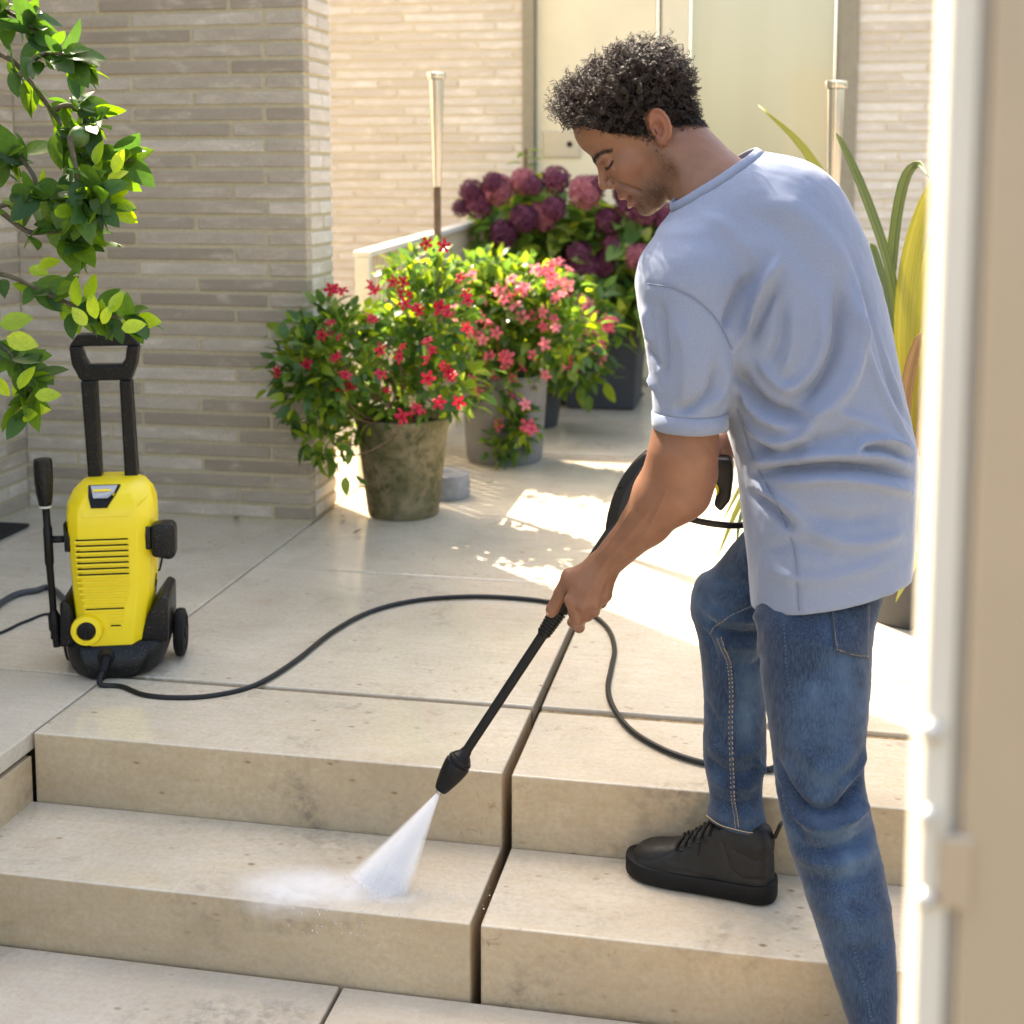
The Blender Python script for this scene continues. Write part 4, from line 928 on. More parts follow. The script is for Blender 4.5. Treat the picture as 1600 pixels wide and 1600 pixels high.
# ---------------------------------------------------------------- shoes
def shoe(heel, toe, z0, par, det=True):
    "high-top sneaker; heel and toe are ground points of its centre line"
    heel = np.array([heel[0], heel[1], z0]); toe = np.array([toe[0], toe[1], z0]); ax = toe-heel; L = np.linalg.norm(ax); ax /= L; lat = np.array([-ax[1], ax[0], 0.]); up_ = np.array([0, 0, 1.])
    def W(a, l, u): return heel+ax*a*L+lat*l+up_*u
    M = np.stack([ax, lat, up_], 1)
    def loc(P): q_ = (P-heel)@M; return q_
    def wid(a):
        a = np.asarray(a, float); w0 = np.interp(a, [0, .12, .3, .5, .68, .8, 1.0], [.034, .0355, .037, .041, .0465, .0465, .043]); k = np.where(a > .76, np.sqrt(np.maximum(1-((np.clip(a, .76, 1)-.76)/.24)**2.4, .0)), 1.0); k2 = np.where(a < .13, np.sqrt(np.maximum(1-((.13-np.clip(a, 0, .13))/.13)**2.4, .0)), 1.0); return np.maximum(w0*k*k2, .002)
    o = empty('sneaker', tuple(heel+np.array([0, 0, 0])), 0, par); o.matrix_parent_inverse = pw(par).inverted()
    sm = MB(); rings = []; A_ = np.concatenate([np.array([0, .002, .008, .018, .032, .05, .075, .10]), np.linspace(.14, .80, 14), np.array([.84, .875, .905, .93, .95, .966, .98, .99, .997, 1.])])
    outl = [(a, wid(a)+.0045) for a in A_]+[(a, -wid(a)-.0045) for a in A_[::-1]]
    for (u, k_) in [(0.001, .90), (.003, .96), (.007, 1.0), (.022, 1.0), (.029, .985), (.033, .95), (.034, .88)]:
        rings.append([W(.5+(a-.5)*(1+.012*(k_-.94)*20*.5), l*k_, u+.004*max(0, (a-.86)/.14)**2+ (.0035 if u > .02 else 0)*np.interp(a, [0, .2, .6, 1], [1.5, .5, 0, .4])) for a, l in outl])
    sm.loft(rings); sm.build('sole', M_SOLE, o, smooth=False, world=True); autosmooth(o.children[0], 50)
    hs_ = 1.0 if det else .62
    def f(P):
        q_ = loc(P); a = q_[:, 0]/L; l = q_[:, 1]; u = q_[:, 2]
        ht = np.interp(a, [-.02, 0, .06, .18, .34, .46, .58, .70, .82, .92, 1.0, 1.03], [.10, .122, .138, .142, .138, .116, .088, .072, .065, .058, .040, .02])*hs_
        w_ = wid(np.clip(a, 0, 1)); shr = np.interp(u/np.maximum(ht, .01), [0, .35, .7, 1], [1.0, .98, .86, .72]); 
        dl = np.abs(l)-w_*shr; du = u-ht; da = np.maximum(-a*L+np.interp(u, [.0, .06, .14], [0.0, .005, .004]), (a-1)*L+np.interp(u, [0, .03, .06], [0, .003, .02]))
        d = smax(smax(dl, du, .022), da, .022); d = smax(d, .018-u, .004)
        return d
    box = np.array([W(-.06, -.07, 0), W(1.06, .07, .16), W(-.06, .07, 0), W(1.06, -.07, .16)])
    V, Q = surf(f, box.min(0), box.max(0), .003, 2); N_ = normals(V, Q); q_ = loc(V); a = q_[:, 0]/L; u = q_[:, 2]
    def line(pl, amp, wd):
        dd, _ = polydist(np.stack([a*L, np.zeros(len(a)), u], 1), np.array([(x*L, 0, z_) for x, z_ in pl])); return amp*np.exp(-(dd/wd)**2)
    D = line([(.06, .05), (.20, .047), (.27, .060), (.33, .105)], -.0022, .0022)+line([(.02, .088), (.12, .082), (.26, .096)], -.0022, .002)+line([(.60, .078), (.70, .060), (.80, .045), (.97, .04)], -.0018, .002)
    D += line([(.36, .034), (.55, .040), (.70, .036)], -.001, .003)+.0012*vnoise(V, 28, 41)+.003*np.exp(-((a-.12)/.10)**2-((u-.108)/.014)**2)
    D -= .002*np.exp(-((a-.66)/.02)**2)*(u > .05)+.0014*np.exp(-((a-.62)/.012)**2)*(u > .05)
    V = V+N_*D[:, None]
    upo = link('upper', mesh_np('upper', V, Q), M_LEATHER, o, None, True)
    tb = MB(); tb.box((-.004, -.009, -.012), (.003, .009, .020), .0025); tbo = tb.build('heel_tab', M_LEATHER, upo, world=True); tbo.matrix_parent_inverse = Matrix.Identity(4)
    tbo.matrix_parent_inverse = pw(upo).inverted(); tbo.matrix_basis = Matrix.Translation(Vector(W(.004, 0, .130))) @ Matrix(((ax[0], lat[0], 0), (ax[1], lat[1], 0), (0, 0, 1))).to_4x4() @ Matrix.Rotation(-.35, 4, 'Y')
    if det:
        bv_ = BVHTree.FromPolygons([tuple(x) for x in V], [tuple(x) for x in Q])
        def top(a_, l_):
            h = bv_.ray_cast(Vector(W(a_, l_, .25)), Vector((0, 0, -1))); return np.array(h[0]) if h[0] is not None else W(a_, l_, .1)
        for i in range(5):
            a_ = .62-.055*i; pts = [top(a_+.015*abs(x)/.03, x)+np.array([0, 0, .0026]) for x in np.linspace(-.030, .030, 9)]
            MB().tube(pts, .0026, 6).build('lace', M_LACE, upo, smooth=True, world=True)
            pts = [top(a_-.0275-.03*(x/.06), x)+np.array([0, 0, .004]) for x in np.linspace(-.028, .028, 9)]
            MB().tube(pts, .0024, 6).build('lace', M_LACE, upo, smooth=True, world=True)
        for i in range(4):
            for s_ in (-1, 1):
                p = top(.60-.055*i, s_*.031); MB().tube([p-np.array([0, 0, .001]), p+np.array([0, 0, .0014])], .0036, 10).build('eyelet', M_SOLE, upo, world=True)
        p0 = top(.47, .024); MB().tube(spline([p0+np.array([0, 0, .004]), p0+lat*.012+np.array([0, 0, .0]), p0+lat*.017+np.array([0, 0, -.016]), p0+lat*.0175+ax*.002+np.array([0, 0, -.032])], 10), .0013, 5).build('lace_end', M_LACE, upo, smooth=True, world=True)
    return o
M_LEATHER = simple('black_leather', (.0105, .0098, .009), .5, .28, noise=.25, nscale=25, bump=.3, bscale=420); M_SOLE = simple('black_rubber', (.0065, .0062, .006), .6, .2, noise=.2, nscale=60, bump=.15, bscale=500); M_LACE = simple('black_lace', (.008, .0075, .007), .8, .2, bump=.3, bscale=900)
hR_ = atz(1180, 1398, Z1); 
shoe((.026, 2.376), (-.252, 2.437), Z1-.0005, person)
shoe((.285, 2.03), (.005, 2.03), Z2, person, False)

# ---------------------------------------------------------------- spray lance with gun
gun = empty('spray_lance', tuple(at(880, 960, 2.39))); tag(gun, 'long black spray lance with pistol gun held by the man', 'spray lance')
NOZ = np.array(at(690, 1232, 2.33)); GA = np.array(at(868, 968, 2.352)); GB = np.array(at(955, 830, 2.445)); axl = GA-NOZ; axl /= np.linalg.norm(axl); Ltot = np.linalg.norm(GB-NOZ)
LNG = GB-NOZ; LNG /= np.linalg.norm(LNG)
def LP(s): return NOZ+LNG*s
def along(name, prof, mat, par=gun, n=20, smooth=True):
    "solid of revolution along the lance: (distance from nozzle, radius)"
    m = MB(); m.tube([LP(a) for a, _ in prof], [max(r, .0004) for _, r in prof], n); o = m.build(name, mat, par, smooth=True, world=True); autosmooth(o, 35); return o
M_GUN = simple('dark_grey_plastic', (.013, .0125, .012), .42, .28, noise=.15, nscale=20, bump=.12, bscale=700)
sG = np.linalg.norm(GA-NOZ)
along('lance_tube', [(.055, .0088), (sG-.03, .0096), (sG+.02, .0096)], M_BLACK)
nzz = along('nozzle_head', [(-.004, .0115), (.0, .0135), (.010, .0165), (.030, .0215), (.048, .0245), (.056, .0245), (.0575, .0215), (.0600, .0215), (.0615, .0235), (.0660, .0222), (.0675, .0190), (.0700, .0190), (.0720, .0175), (.078, .0115), (.086, .0100)], M_BLACK)
along('nozzle_tip', [(-.012, .004), (-.011, .0062), (-.003, .0062)], simple('steel_tip', (.35, .34, .32), .35, .5, metal=.8), nzz)
sG = np.linalg.norm(GA-NOZ)
rib = [(sG-.052, .0098), (sG-.048, .0125)]
for i in range(8): b = sG-.046+i*.0062; rib += [(b, .0135+.0004*i), (b+.0036, .0139+.0004*i), (b+.0038, .0112+.0003*i), (b+.0058, .0112+.0003*i)]
rib += [(sG+.006, .0175), (sG+.02, .0178), (sG+.06, .0170), (sG+.10, .0155)]
along('ribbed_grip', rib, M_BLACK); along('rear_tube', [(sG+.06, .0105), (Ltot+.02, .0105)], M_GUN)
def gpoly(pl, Y, th, name, mat, par=gun, bev=.006, sub=1):
    pts = [np.array(at(x, y, Y)) for x, y in pl]; n = len(pts); F_ = np.array([0., 1., 0.])
    m = MB(); m.add([p-F_*th/2 for p in pts]+[p+F_*th/2 for p in pts], [(k, (k+1) % n, n+(k+1) % n, n+k) for k in range(n)]+[tuple(range(n))[::-1], tuple(range(n, 2*n))])
    o = m.build(name, mat, par, bevel=bev, seg=3, world=True); autosmooth(o, 40); return o
def cr(pl, n): return [tuple(p) for p in spline(pl, n)]
YG = 2.462
outline = cr([(1010, 704), (986, 726), (966, 756), (953, 792), (947, 828), (949, 862), (958, 874)], 14)+cr([(975, 858), (1000, 822), (1030, 786), (1064, 760), (1096, 747)], 10)+[(1121, 752), (1125, 764), (1118, 778), (1116, 786), (1127, 796), (1142, 778), (1146, 745), (1146, 722), (1140, 714), (1100, 712), (1050, 711), (1024, 706)]
gb = gpoly(outline, YG, .046, 'gun_body', M_GUN, bev=.008)
gpoly(cr([(1000, 730), (976, 768), (964, 808), (962, 838), (972, 846), (992, 812), (1018, 772), (1036, 744), (1022, 728)], 22), YG-.0205, .008, 'side_panel', simple('grip_panel', (.022, .021, .020), .5, .4), gb, bev=.002)
sc = MB(); pc = np.array(at(968, 762.5, YG-.0252)); sc.tube([pc+np.array([0, -.0005, 0]), pc+np.array([0, .0025, 0])], .0030, 12); sc.build('screw', M_BLACK, gb, world=True)
M_YEL = simple('yellow_plastic', (.82, .62, .012), .38, .5, noise=.03, nscale=6, bump=.04, bscale=900)
gpoly(cr([(1098, 748), (1112, 752), (1119, 764), (1120, 772), (1127, 771), (1127, 760), (1120, 748), (1104, 742)], 20), YG-.002, .016, 'trigger', M_YEL, bev=.0025)
cn = [np.array(at(1050, 796, YG)), np.array(at(1064, 806, YG)), np.array(at(1071, 809, YG))]; MB().tube(cn, [.010, .0115, .0085], 14).build('hose_connector', M_BLACK, gun, smooth=True, world=True)
gh = [at(1068, 808, YG), at(1100, 816, YG), at(1140, 821, YG+.005), at(1180, 822, YG+.03), at(1235, 840, 2.60), at(1275, 930, 2.66), at(1262, 1080, 2.68), at(1225, 1180, 2.66), (at(1206, 1201, 2.63)[0], 2.63, .0075)]
M_HOSE = simple('black_hose', (.009, .0095, .0095), .4, .3, noise=.2, nscale=60, bump=.1, bscale=600)
# ---------------------------------------------------------------- water jet
Ntip = LP(-.011); HIT = np.array([atz(588, 1396, Z1)[0], atz(588, 1396, Z1)[1], Z1]); jd = HIT-Ntip; JL = np.linalg.norm(jd); jd /= JL
js = np.cross(jd, np.cross((0, 1, .3), jd)); 
# fan opens sideways across the view
e1 = np.array(at(625, 1410, 2.3))-np.array(at(560, 1372, 2.3)); e1 = e1-jd*(e1@jd); e1 /= np.linalg.norm(e1); e2 = np.cross(jd, e1)
spray = empty('water_spray', tuple(HIT)); tag(spray, 'white fan of water spraying from the lance nozzle onto the step', 'water spray', kind=None)
def vol(name, dens, col=(1, 1, 1), stops=None, ax=2):
    t = NT(name); t.t.nodes.remove(t.b); pv = t.n('ShaderNodeVolumePrincipled'); pv.inputs['Color'].default_value = (*col, 1); pv.inputs['Anisotropy'].default_value = -.1
    t.t.links.new(pv.outputs[0], t.out.inputs['Volume']); return t, pv
t, pv = vol('water_mist', 1)
at_ = t.n('ShaderNodeTexCoord'); sx = t.n('ShaderNodeSeparateXYZ'); t.set(sx.inputs[0], at_.outputs['Object'])
zf = t.math('DIVIDE', sx.outputs[2], JL)                               # 0 at nozzle, 1 at the stone
wdt = t.math('ADD', t.math('MULTIPLY', zf, .060), .0035); rx = t.math('DIVIDE', sx.outputs[0], wdt)
thk = t.math('ADD', t.math('MULTIPLY', zf, .018), .003); ry = t.math('DIVIDE', sx.outputs[1], thk)
rr = t.math('ADD', t.math('POWER', t.math('ABSOLUTE', rx), 1.6), t.math('POWER', t.math('ABSOLUTE', ry), 2.0))
core_ = t.math('MAXIMUM', t.math('SUBTRACT', 1.0, rr), 0.0)
strk = t.noise(t.n('ShaderNodeCombineXYZ', i_0=t.math('MULTIPLY', rx, 4.5), i_1=t.math('MULTIPLY', ry, 1.0), i_2=t.math('MULTIPLY', zf, 1.6)).outputs[0], 1.6, 3, .7)
den = t.math('MULTIPLY', core_, t.math('ADD', .25, t.math('MULTIPLY', t.ramp(strk, [(.3, 0), (.7, 1)]), .9)))
den = t.math('MULTIPLY', den, t.math('DIVIDE', 420.0, t.math('ADD', .12, t.math('MULTIPLY', zf, 1.15)))); t.set(pv.inputs['Density'], den); M_JET = t.m
jm = MB(); rg = []
for zf_ in np.linspace(0, 1.0, 9):
    a, b = (.0035+.060*zf_)*1.02, (.003+.018*zf_)*1.02; rg.append([(a*math.cos(k), b*math.sin(k), zf_*JL) for k in np.linspace(0, 2*math.pi, 20, endpoint=False)])
jm.loft(rg); jet = jm.build('jet', M_JET, spray); jet.matrix_parent_inverse = pw(spray).inverted(); jet.matrix_basis = Matrix(((e1[0], e2[0], jd[0], Ntip[0]), (e1[1], e2[1], jd[1], Ntip[1]), (e1[2], e2[2], jd[2], Ntip[2]), (0, 0, 0, 1)))
tag(jet, kind='stuff')
# drifting mist where the jet meets the stone
t, pv = vol('drifting_mist', 1); o_ = t.co('Object'); ln_ = t.n('ShaderNodeVectorMath', operation='LENGTH'); t.set(ln_.inputs[0], o_)
fall = t.math('POWER', t.math('MAXIMUM', t.math('SUBTRACT', 1.0, ln_.outputs['Value']), 0.0), 1.6); nz = t.ramp(t.noise(o_, 2.6, 4, .65, .6), [(.38, .06), (.72, 1)])
t.set(pv.inputs['Density'], t.math('MULTIPLY', t.math('MULTIPLY', fall, nz), 80.0)); M_MIST = t.m
def puff(px, py, Y, rad):
    c = np.array(at(px, py, Y)); bm = bmesh.new(); bmesh.ops.create_icosphere(bm, subdivisions=3, radius=1.0); m = bpy.data.meshes.new('mist'); bm.to_mesh(m); bm.free()
    o = link('mist', m, M_MIST, spray); o.matrix_parent_inverse = pw(spray).inverted(); o.matrix_basis = Matrix.Translation(Vector(c)) @ Matrix.Diagonal((*rad, 1)); tag(o, kind='stuff'); return o
puff(575, 1382, 2.27, (.075, .05, .035)); puff(500, 1386, 2.25, (.11, .05, .04)); puff(430, 1405, 2.20, (.10, .05, .045)); puff(600, 1402, 2.24, (.085, .045, .03)); puff(470, 1395, 2.21, (.16, .06, .05)); puff(545, 1395, 2.24, (.09, .05, .03))
# droplets and splash beads
dm = MB(); rd = np.random.default_rng(9); ico = [(0, 0, 1), (.9, 0, -.3), (-.45, .78, -.3), (-.45, -.78, -.3)]; icf = [(0, 1, 2), (0, 2, 3), (0, 3, 1), (1, 3, 2)]
bm = bmesh.new(); bmesh.ops.create_icosphere(bm, subdivisions=1, radius=1.0); IV = [v.co[:] for v in bm.verts]; IF = [[v.index for v in f.verts] for f in bm.faces]; bm.free()
sm_ = MB()
for i in range(140):
    z_ = rd.random()**.62; r_ = np.clip(rd.normal(size=2), -1.9, 1.9)*np.array([.0195, .0085]); p = Ntip+jd*z_*JL+(e1*r_[0]+e2*r_[1])*z_; L_ = .008+.022*rd.random(); w_ = (.00014+.00022*rd.random())*(.5+z_)
    d_ = jd*JL+e1*r_[0]+e2*r_[1]; d_ /= np.linalg.norm(d_); sm_.add([p+d_*v[2]*L_+e1*v[0]*w_+e2*v[1]*w_ for v in IV], IF)
t = NT('white_water'); t.P(Base_Color=(.93, .95, .96), Roughness=.3, Specular_IOR_Level=.5, Transmission_Weight=.25, IOR=1.33)
tag(link('jet_streaks', sm_.me('jet_streaks', True, fixn=False), t.m, spray, None, True), kind='stuff')
for i in range(520):
    a = rd.random()*6.28; R_ = .03+.16*rd.random()**1.4; p = np.array([HIT[0]+math.cos(a)*R_*1.25, HIT[1]+math.sin(a)*R_*.5, Z1+.001+.05*rd.random()**2.5])
    if p[1] < Y_NOSE2: p[2] -= .05*rd.random()
    w_ = .0005+.0011*rd.random()**2; dm.add([p+np.array(v)*w_ for v in IV], IF)
for i in range(36):
    p = np.array(atz(520+rd.normal()*38, 1414+rd.normal()*4, Z1)); p[1] = Y_NOSE2-.001-.006*rd.random(); p[2] = Z1-.05*rd.random()**3; w_ = .0008+.0012*rd.random()**2; dm.add([p+np.array(v)*w_ for v in IV], IF)
t = NT('water'); t.P(Base_Color=(.9, .93, .95), Roughness=.08, IOR=1.33, Transmission_Weight=.55, Specular_IOR_Level=.8); M_WATER = t.m
o = link('droplets', dm.me('droplets', True, fixn=False), M_WATER, spray, None, True); tag(o, kind='stuff')
# ---------------------------------------------------------------- yellow pressure washer
WY = 2.88
WC = np.array([atz(190, 1062, 0)[0], atz(190, 1062, 0)[1], 0]); WO = np.array(atz(190, 1062, 0))+np.array([ray(186, 1000)[0], ray(186, 1000)[1], 0])*.113; washer = empty('pressure_washer', tuple(WO))
tag(washer, 'yellow and black upright pressure washer with tall handle standing on the terrace', 'pressure washer')
_dv = ray(186, 900)[:2]; _dv = _dv/np.linalg.norm(_dv); W_ROT = math.atan2(-_dv[0], _dv[1])+math.radians(-9)
washer.rotation_euler = (0, 0, W_ROT); WR3 = np.array([[math.cos(W_ROT), -math.sin(W_ROT), 0], [math.sin(W_ROT), math.cos(W_ROT), 0], [0, 0, 1]])
WD = (WO-CAM)@FW
def ww(p): return WO+WR3@np.array(p, float)          # washer -> world
def wx(px, py=900, dy=-.1): return (px-186)*(WD+dy)/FPX*1.015
def wz(px, py, dy=-.1): return (CAM+ray(px, py)*(WD+dy))[2]
def wet_black(name, base):
    t = NT(name); v = t.co(); vo = t.n('ShaderNodeTexVoronoi'); t.set(vo.inputs['Vector'], v); vo.inputs['Scale'].default_value = 210; sp_ = t.math('MULTIPLY', t.ramp(vo.outputs['Distance'], [(.10, 1), (.24, 0)]), t.ramp(t.noise(v, 60, 3), [(.42, 0), (.6, 1)]))
    t.P(Base_Color=t.mix(t.math('MULTIPLY', sp_, .8), base, (.20, .19, .17)), Roughness=t.mix(sp_, (.36,)*3, (.08,)*3), Specular_IOR_Level=.25); t.bump(sp_, .5, .002); return t.m
M_BASE = wet_black('wet_black_plastic', (.007, .0068, .0065)); M_WBLK = wet_black('wet_black_handle', (.006, .006, .0058))
FY = -.088                                            # front face of the yellow body
def rr_ring(hw, hd0, hd1, ch, z, cx=0.0):
    "chamfered rectangle ring: half width, front y, back y, chamfer"
    c2 = ch*.55
    return [(cx-hw+ch, hd0, z), (cx+hw-ch, hd0, z), (cx+hw-c2*.4, hd0+ch*.75, z), (cx+hw, hd0+ch*1.3, z), (cx+hw, hd1-ch, z), (cx+hw-ch, hd1, z), (cx-hw+ch, hd1, z), (cx-hw, hd1-ch, z), (cx-hw, hd0+ch*1.3, z), (cx-hw+c2*.4, hd0+ch*.75, z)]
def zrow(y): return wz(185, y, FY)
m = MB(); rings = []
for (y, xl, xr, fy, ch) in [(1010, 141, 226, -.098, .022), (1000, 134, 232, -.100, .024), (960, 127, 238, -.098, .028), (930, 124, 243, -.096, .03), (880, 121, 246, -.092, .031), (835, 118, 246, -.090, .031), (824, 117, 247, -.090, .031), (818, 117, 247, -.089, .031), (800, 117, 247, -.088, .031), (784, 118, 246, -.080, .034), (768, 124, 241, -.062, .038), (757, 135, 231, -.040, .036), (752, 146, 218, -.018, .03)]:
    a, b = wx(xl, y, FY), wx(xr, y, FY); rings.append(rr_ring((b-a)/2, fy, .075 if y > 780 else .07, ch, zrow(y), (a+b)/2))
m.loft(rings); body_ = m.build('yellow_housing', M_YEL, washer, bevel=.0035, seg=2); autosmooth(body_, 22)
# louvres: proud ribs with dark slots above each
slot_mat = simple('dark_slot', (.02, .017, .008), .8, .2)
for i in range(16):
    y = 836+i*9.1; w0 = np.interp(i, [0, 8, 15], [133, 136, 152]); w1 = np.interp(i, [0, 7, 15], [214, 214, 200])
    if y > 950: w0 = max(w0, 178+(y-950)*.15)
    z = zrow(y); fy = np.interp(y, [824, 1000], [-.0905, -.1000])
    rb = MB().box((wx(w0, y, FY), fy-.0042, z-.0062), (wx(w1, y, FY), fy+.004, z-.0012)).build('louvre', M_YEL, body_, bevel=.0012)
    if i < 7 or i in (12, 15): MB().box((wx(w0+2, y, FY), fy-.0012, z-.0010), (wx(w1-2, y, FY), fy+.003, z+.0018)).build('slot', slot_mat, body_)
# side vents on the right flank
for k in range(2):
    sv = MB(); sv.box((-.0012, -.017, -.0018), (.0012, .017, .0018)); o = sv.build('slot', slot_mat, body_); o.location = (wx(246, 910, FY)-.0006, -.02+.0*k, zrow(917+10*k)); o.rotation_euler = (math.radians(42), 0, 0)
# badge on the sloping top
bx = MB(); z0, z1 = zrow(787), zrow(757)
def tp(px, y, lift):   # point on the sloping front of the cap
    k = np.interp(y, [757, 768, 784, 800], [-.043, -.0625, -.081, -.089]); return (wx(px, y, FY), k-lift*.75, zrow(y)+lift*.6)
def plate(name, pl, lift, th, mat, par):
    mm = MB(); top_ = [tp(x, y, lift) for x, y in pl]; bot = [tp(x, y, lift-th) for x, y in pl]; n = len(pl)
    mm.add(top_+bot, [tuple(range(n)), tuple(range(n, 2*n))[::-1]]+[(k, n+k, n+(k+1) % n, (k+1) % n) for k in range(n)]); return mm.build(name, mat, par)
plate('badge_surround', [(151, 757), (199, 757), (194, 768), (182, 787), (158, 787), (153, 772)], .003, .009, M_BLACK, body_)
M_BADGE = simple('grey_badge', (.36, .37, .39), .35, .5, metal=.3); bd = plate('badge', [(155, 758.5), (195, 758.5), (191, 767), (182, 774.5), (161, 774.5)], .0055, .004, M_BADGE, body_)
plate('badge_stripe', [(160, 763.2), (186, 763.2), (186, 766), (160, 766)], .0066, .003, M_YEL, bd)
plate('cap_recess_edge', [(141, 782), (148, 800), (212, 800), (238, 775), (240, 772), (210, 797), (150, 797), (144, 781)], .0008, .004, M_YEL, body_)
# round switch
sy = zrow(977); sxp = wx(148, 977, FY); ring = MB()
ring.lathe([(.0, 0), (.036, 0), (.0365, .010), (.034, .017), (.0225, .0185), (.0215, .012), (.0, .012)], 40); o = ring.build('switch_ring', M_YEL, body_, bevel=0); autosmooth(o, 40); o.location = (sxp, -.094, sy); o.rotation_euler = (math.pi/2, 0, 0)
kb = MB(); kb.lathe([(0, 0), (.0205, 0), (.0205, .006), (.018, .0075), (0, .0076)], 32); kb.box((-.0035, -.0165, .005), (.0035, .0165, .0125), .0012); k_o = kb.build('switch_knob', M_BLACK, o); autosmooth(k_o, 40); k_o.location = (0, 0, .0112)
# black base

bs = MB(); rings = []
for (z, xl, xr, f, b, ch) in [(.002, 128, 240, -.112, .10, .04), (.02, 118, 254, -.118, .105, .045), (.045, 112, 262, -.116, .108, .045), (.07, 110, 266, -.106, .11, .04), (.085, 112, 264, -.094, .11, .035)]:
    y_ = 1040; rings.append(rr_ring((wx(xr, y_, FY)-wx(xl, y_, FY))/2, f, b, ch, z, (wx(xr, y_, FY)+wx(xl, y_, FY))/2))
bs.loft(rings); base_o = bs.build('base', M_BASE, washer, bevel=.007, seg=3); autosmooth(base_o, 40)
# cheek pieces rising on both flanks
rc = MB().prism([(wx(224, 1010, FY), .08), (wx(236, 955, FY), zrow(962)), (wx(257, 930, FY), zrow(932)), (wx(268, 940, FY), zrow(938)), (wx(267, 1010, FY), .075)], -.085, .09).build('cheek', M_BASE, base_o, bevel=.006, seg=3); autosmooth(rc, 40)
lc = MB().prism([(wx(130, 1010, FY), .08), (wx(123, 950, FY), zrow(944)), (wx(115, 934, FY), zrow(932)), (wx(106, 938, FY), zrow(938)), (wx(105, 1020, FY), .07)], -.08, .09).build('cheek', M_BASE, base_o, bevel=.006, seg=3); autosmooth(lc, 40)
# wheels at the back
for px, s_ in ((277, 1), (116, -1)):
    wl = MB(); wl.lathe([(0, -.014), (.045, -.014), (.056, -.010), (.058, -.004), (.058, .004), (.056, .010), (.045, .014), (.040, .009), (.016, .009), (.014, .014), (0, .014)], 40); o = wl.build('wheel', M_SOLE, washer); autosmooth(o, 40)
    o.location = (wx(px-3, 990, .03), .03, .060); o.rotation_euler = (0, math.pi/2, 0)
# handle
hm_ = MB(); ZH = lambda y: wz(175, y, .035)
HX = lambda px, y: wx(px, y, .035)
outer = [(146, 765), (139, 585), (126, 560), (124, 530), (137, 515), (216, 512), (226, 532), (221, 566), (213, 584), (219, 765)]
def hp(pl): return [(HX(x, y), ZH(y)) for x, y in pl]
def frame_strip(a, b, name): return MB().prism(hp(a+b[::-1]), .018, .056).build(name, M_WBLK, washer, bevel=.005, seg=2)
frame_strip([(139, 585), (146, 765)], [(162, 585), (165, 765)], 'handle_rail'); frame_strip([(213, 585), (219, 765)], [(195, 585), (199, 765)], 'handle_rail')
frame_strip([(139, 585.5), (213, 585.5)], [(141, 561), (211, 561)], 'handle_crossbar')
g1 = frame_strip([(124, 532), (127, 560), (139, 585)], [(141, 532), (147, 552), (152, 561)], 'grip_side'); g2 = frame_strip([(226, 532), (222, 560), (213, 585)], [(208, 532), (205, 552), (199, 561)], 'grip_side')
frame_strip([(136, 514), (214, 511), (224, 526), (226, 532.5)], [(124, 532.5), (141, 532.5), (208, 532.5), (215, 532.5)], 'grip_bar')
frame_strip([(148, 736), (217, 736)], [(148, 762), (217, 762)], 'handle_crossbar')
# right side holder with spare gun cup
cu = MB().prism([(wx(219, 850, -.05), zrow(846)), (wx(232, 825, -.05), zrow(818)), (wx(244, 830, -.05), zrow(822)), (wx(244, 860, -.05), zrow(858)), (wx(221, 860, -.05), zrow(858))], -.075, -.02).build('side_bracket', M_BASE, washer, bevel=.004); autosmooth(cu, 40)
arm = MB(); zc = zrow(845); arm.tube([(wx(228, 845, -.05), -.06, zc), (wx(250, 845, -.05), -.06, zc)], .0085, 12).build('holder_arm', M_BLACK, washer, smooth=True)
cup = MB(); cup.prism([(wx(245, 845, -.05), zrow(868)), (wx(245, 845, -.05), zrow(818)), (wx(262, 845, -.05), zrow(815)), (wx(276, 845, -.05), zrow(816)), (wx(281, 845, -.05), zrow(824)), (wx(280, 845, -.05), zrow(868)), (wx(272, 845, -.05), zrow(874))], -.085, -.035); o = cup.build('gun_holder', M_BASE, washer, bevel=.008, seg=3); autosmooth(o, 40)
MB().tube(spline([(wx(256, 870, -.03), -.03, zrow(872)), (wx(254, 885, -.03), -.02, zrow(885)), (wx(250, 900, -.02), -.01, zrow(900)), (wx(247, 905, -.01), .0, zrow(906))], 12), .0028, 8).build('holder_cable', M_HOSE, washer, smooth=True)
# left side bracket holding the vario lance
lb = MB().prism([(wx(115, 840, -.05), zrow(812)), (wx(125, 840, -.05), zrow(835)), (wx(125, 860, -.05), zrow(858)), (wx(116, 860, -.05), zrow(858))], -.07, -.03).build('side_bracket', M_BASE, washer, bevel=.003); autosmooth(lb, 40)
MB().tube([(wx(92, 840, -.05), -.05, zrow(840)), (wx(120, 840, -.05), -.05, zrow(840))], .0085, 12).build('holder_arm', M_BLACK, washer, smooth=True)
spare = empty('spare_lance', tuple(ww([wx(95, 900, -.05), -.05, .05]))); tag(spare, 'short black spare lance clipped upright beside the washer', 'spray lance')
def sp(px, y): return ww([wx(px, y, -.05), -.05, wz(95, y, -.05)])
def spare_part(name, rows_, mat, n=18):
    o = MB().tube([sp(x, y) for x, y, _ in rows_], [r for _, _, r in rows_], n).build(name, mat, spare, smooth=True, world=True); autosmooth(o, 40); return o
spare_part('nozzle_head', [(87, 705, .010), (87, 706.5, .020), (87, 712, .0215), (87.5, 740, .0215), (88, 762, .0185), (88.5, 777, .0150), (88.5, 779, .0135)], M_WBLK)
spare_part('nozzle_ring', [(88.5, 779, .0140), (88.5, 782.5, .0140)], simple('pale_ring', (.5, .48, .44), .4, .5))
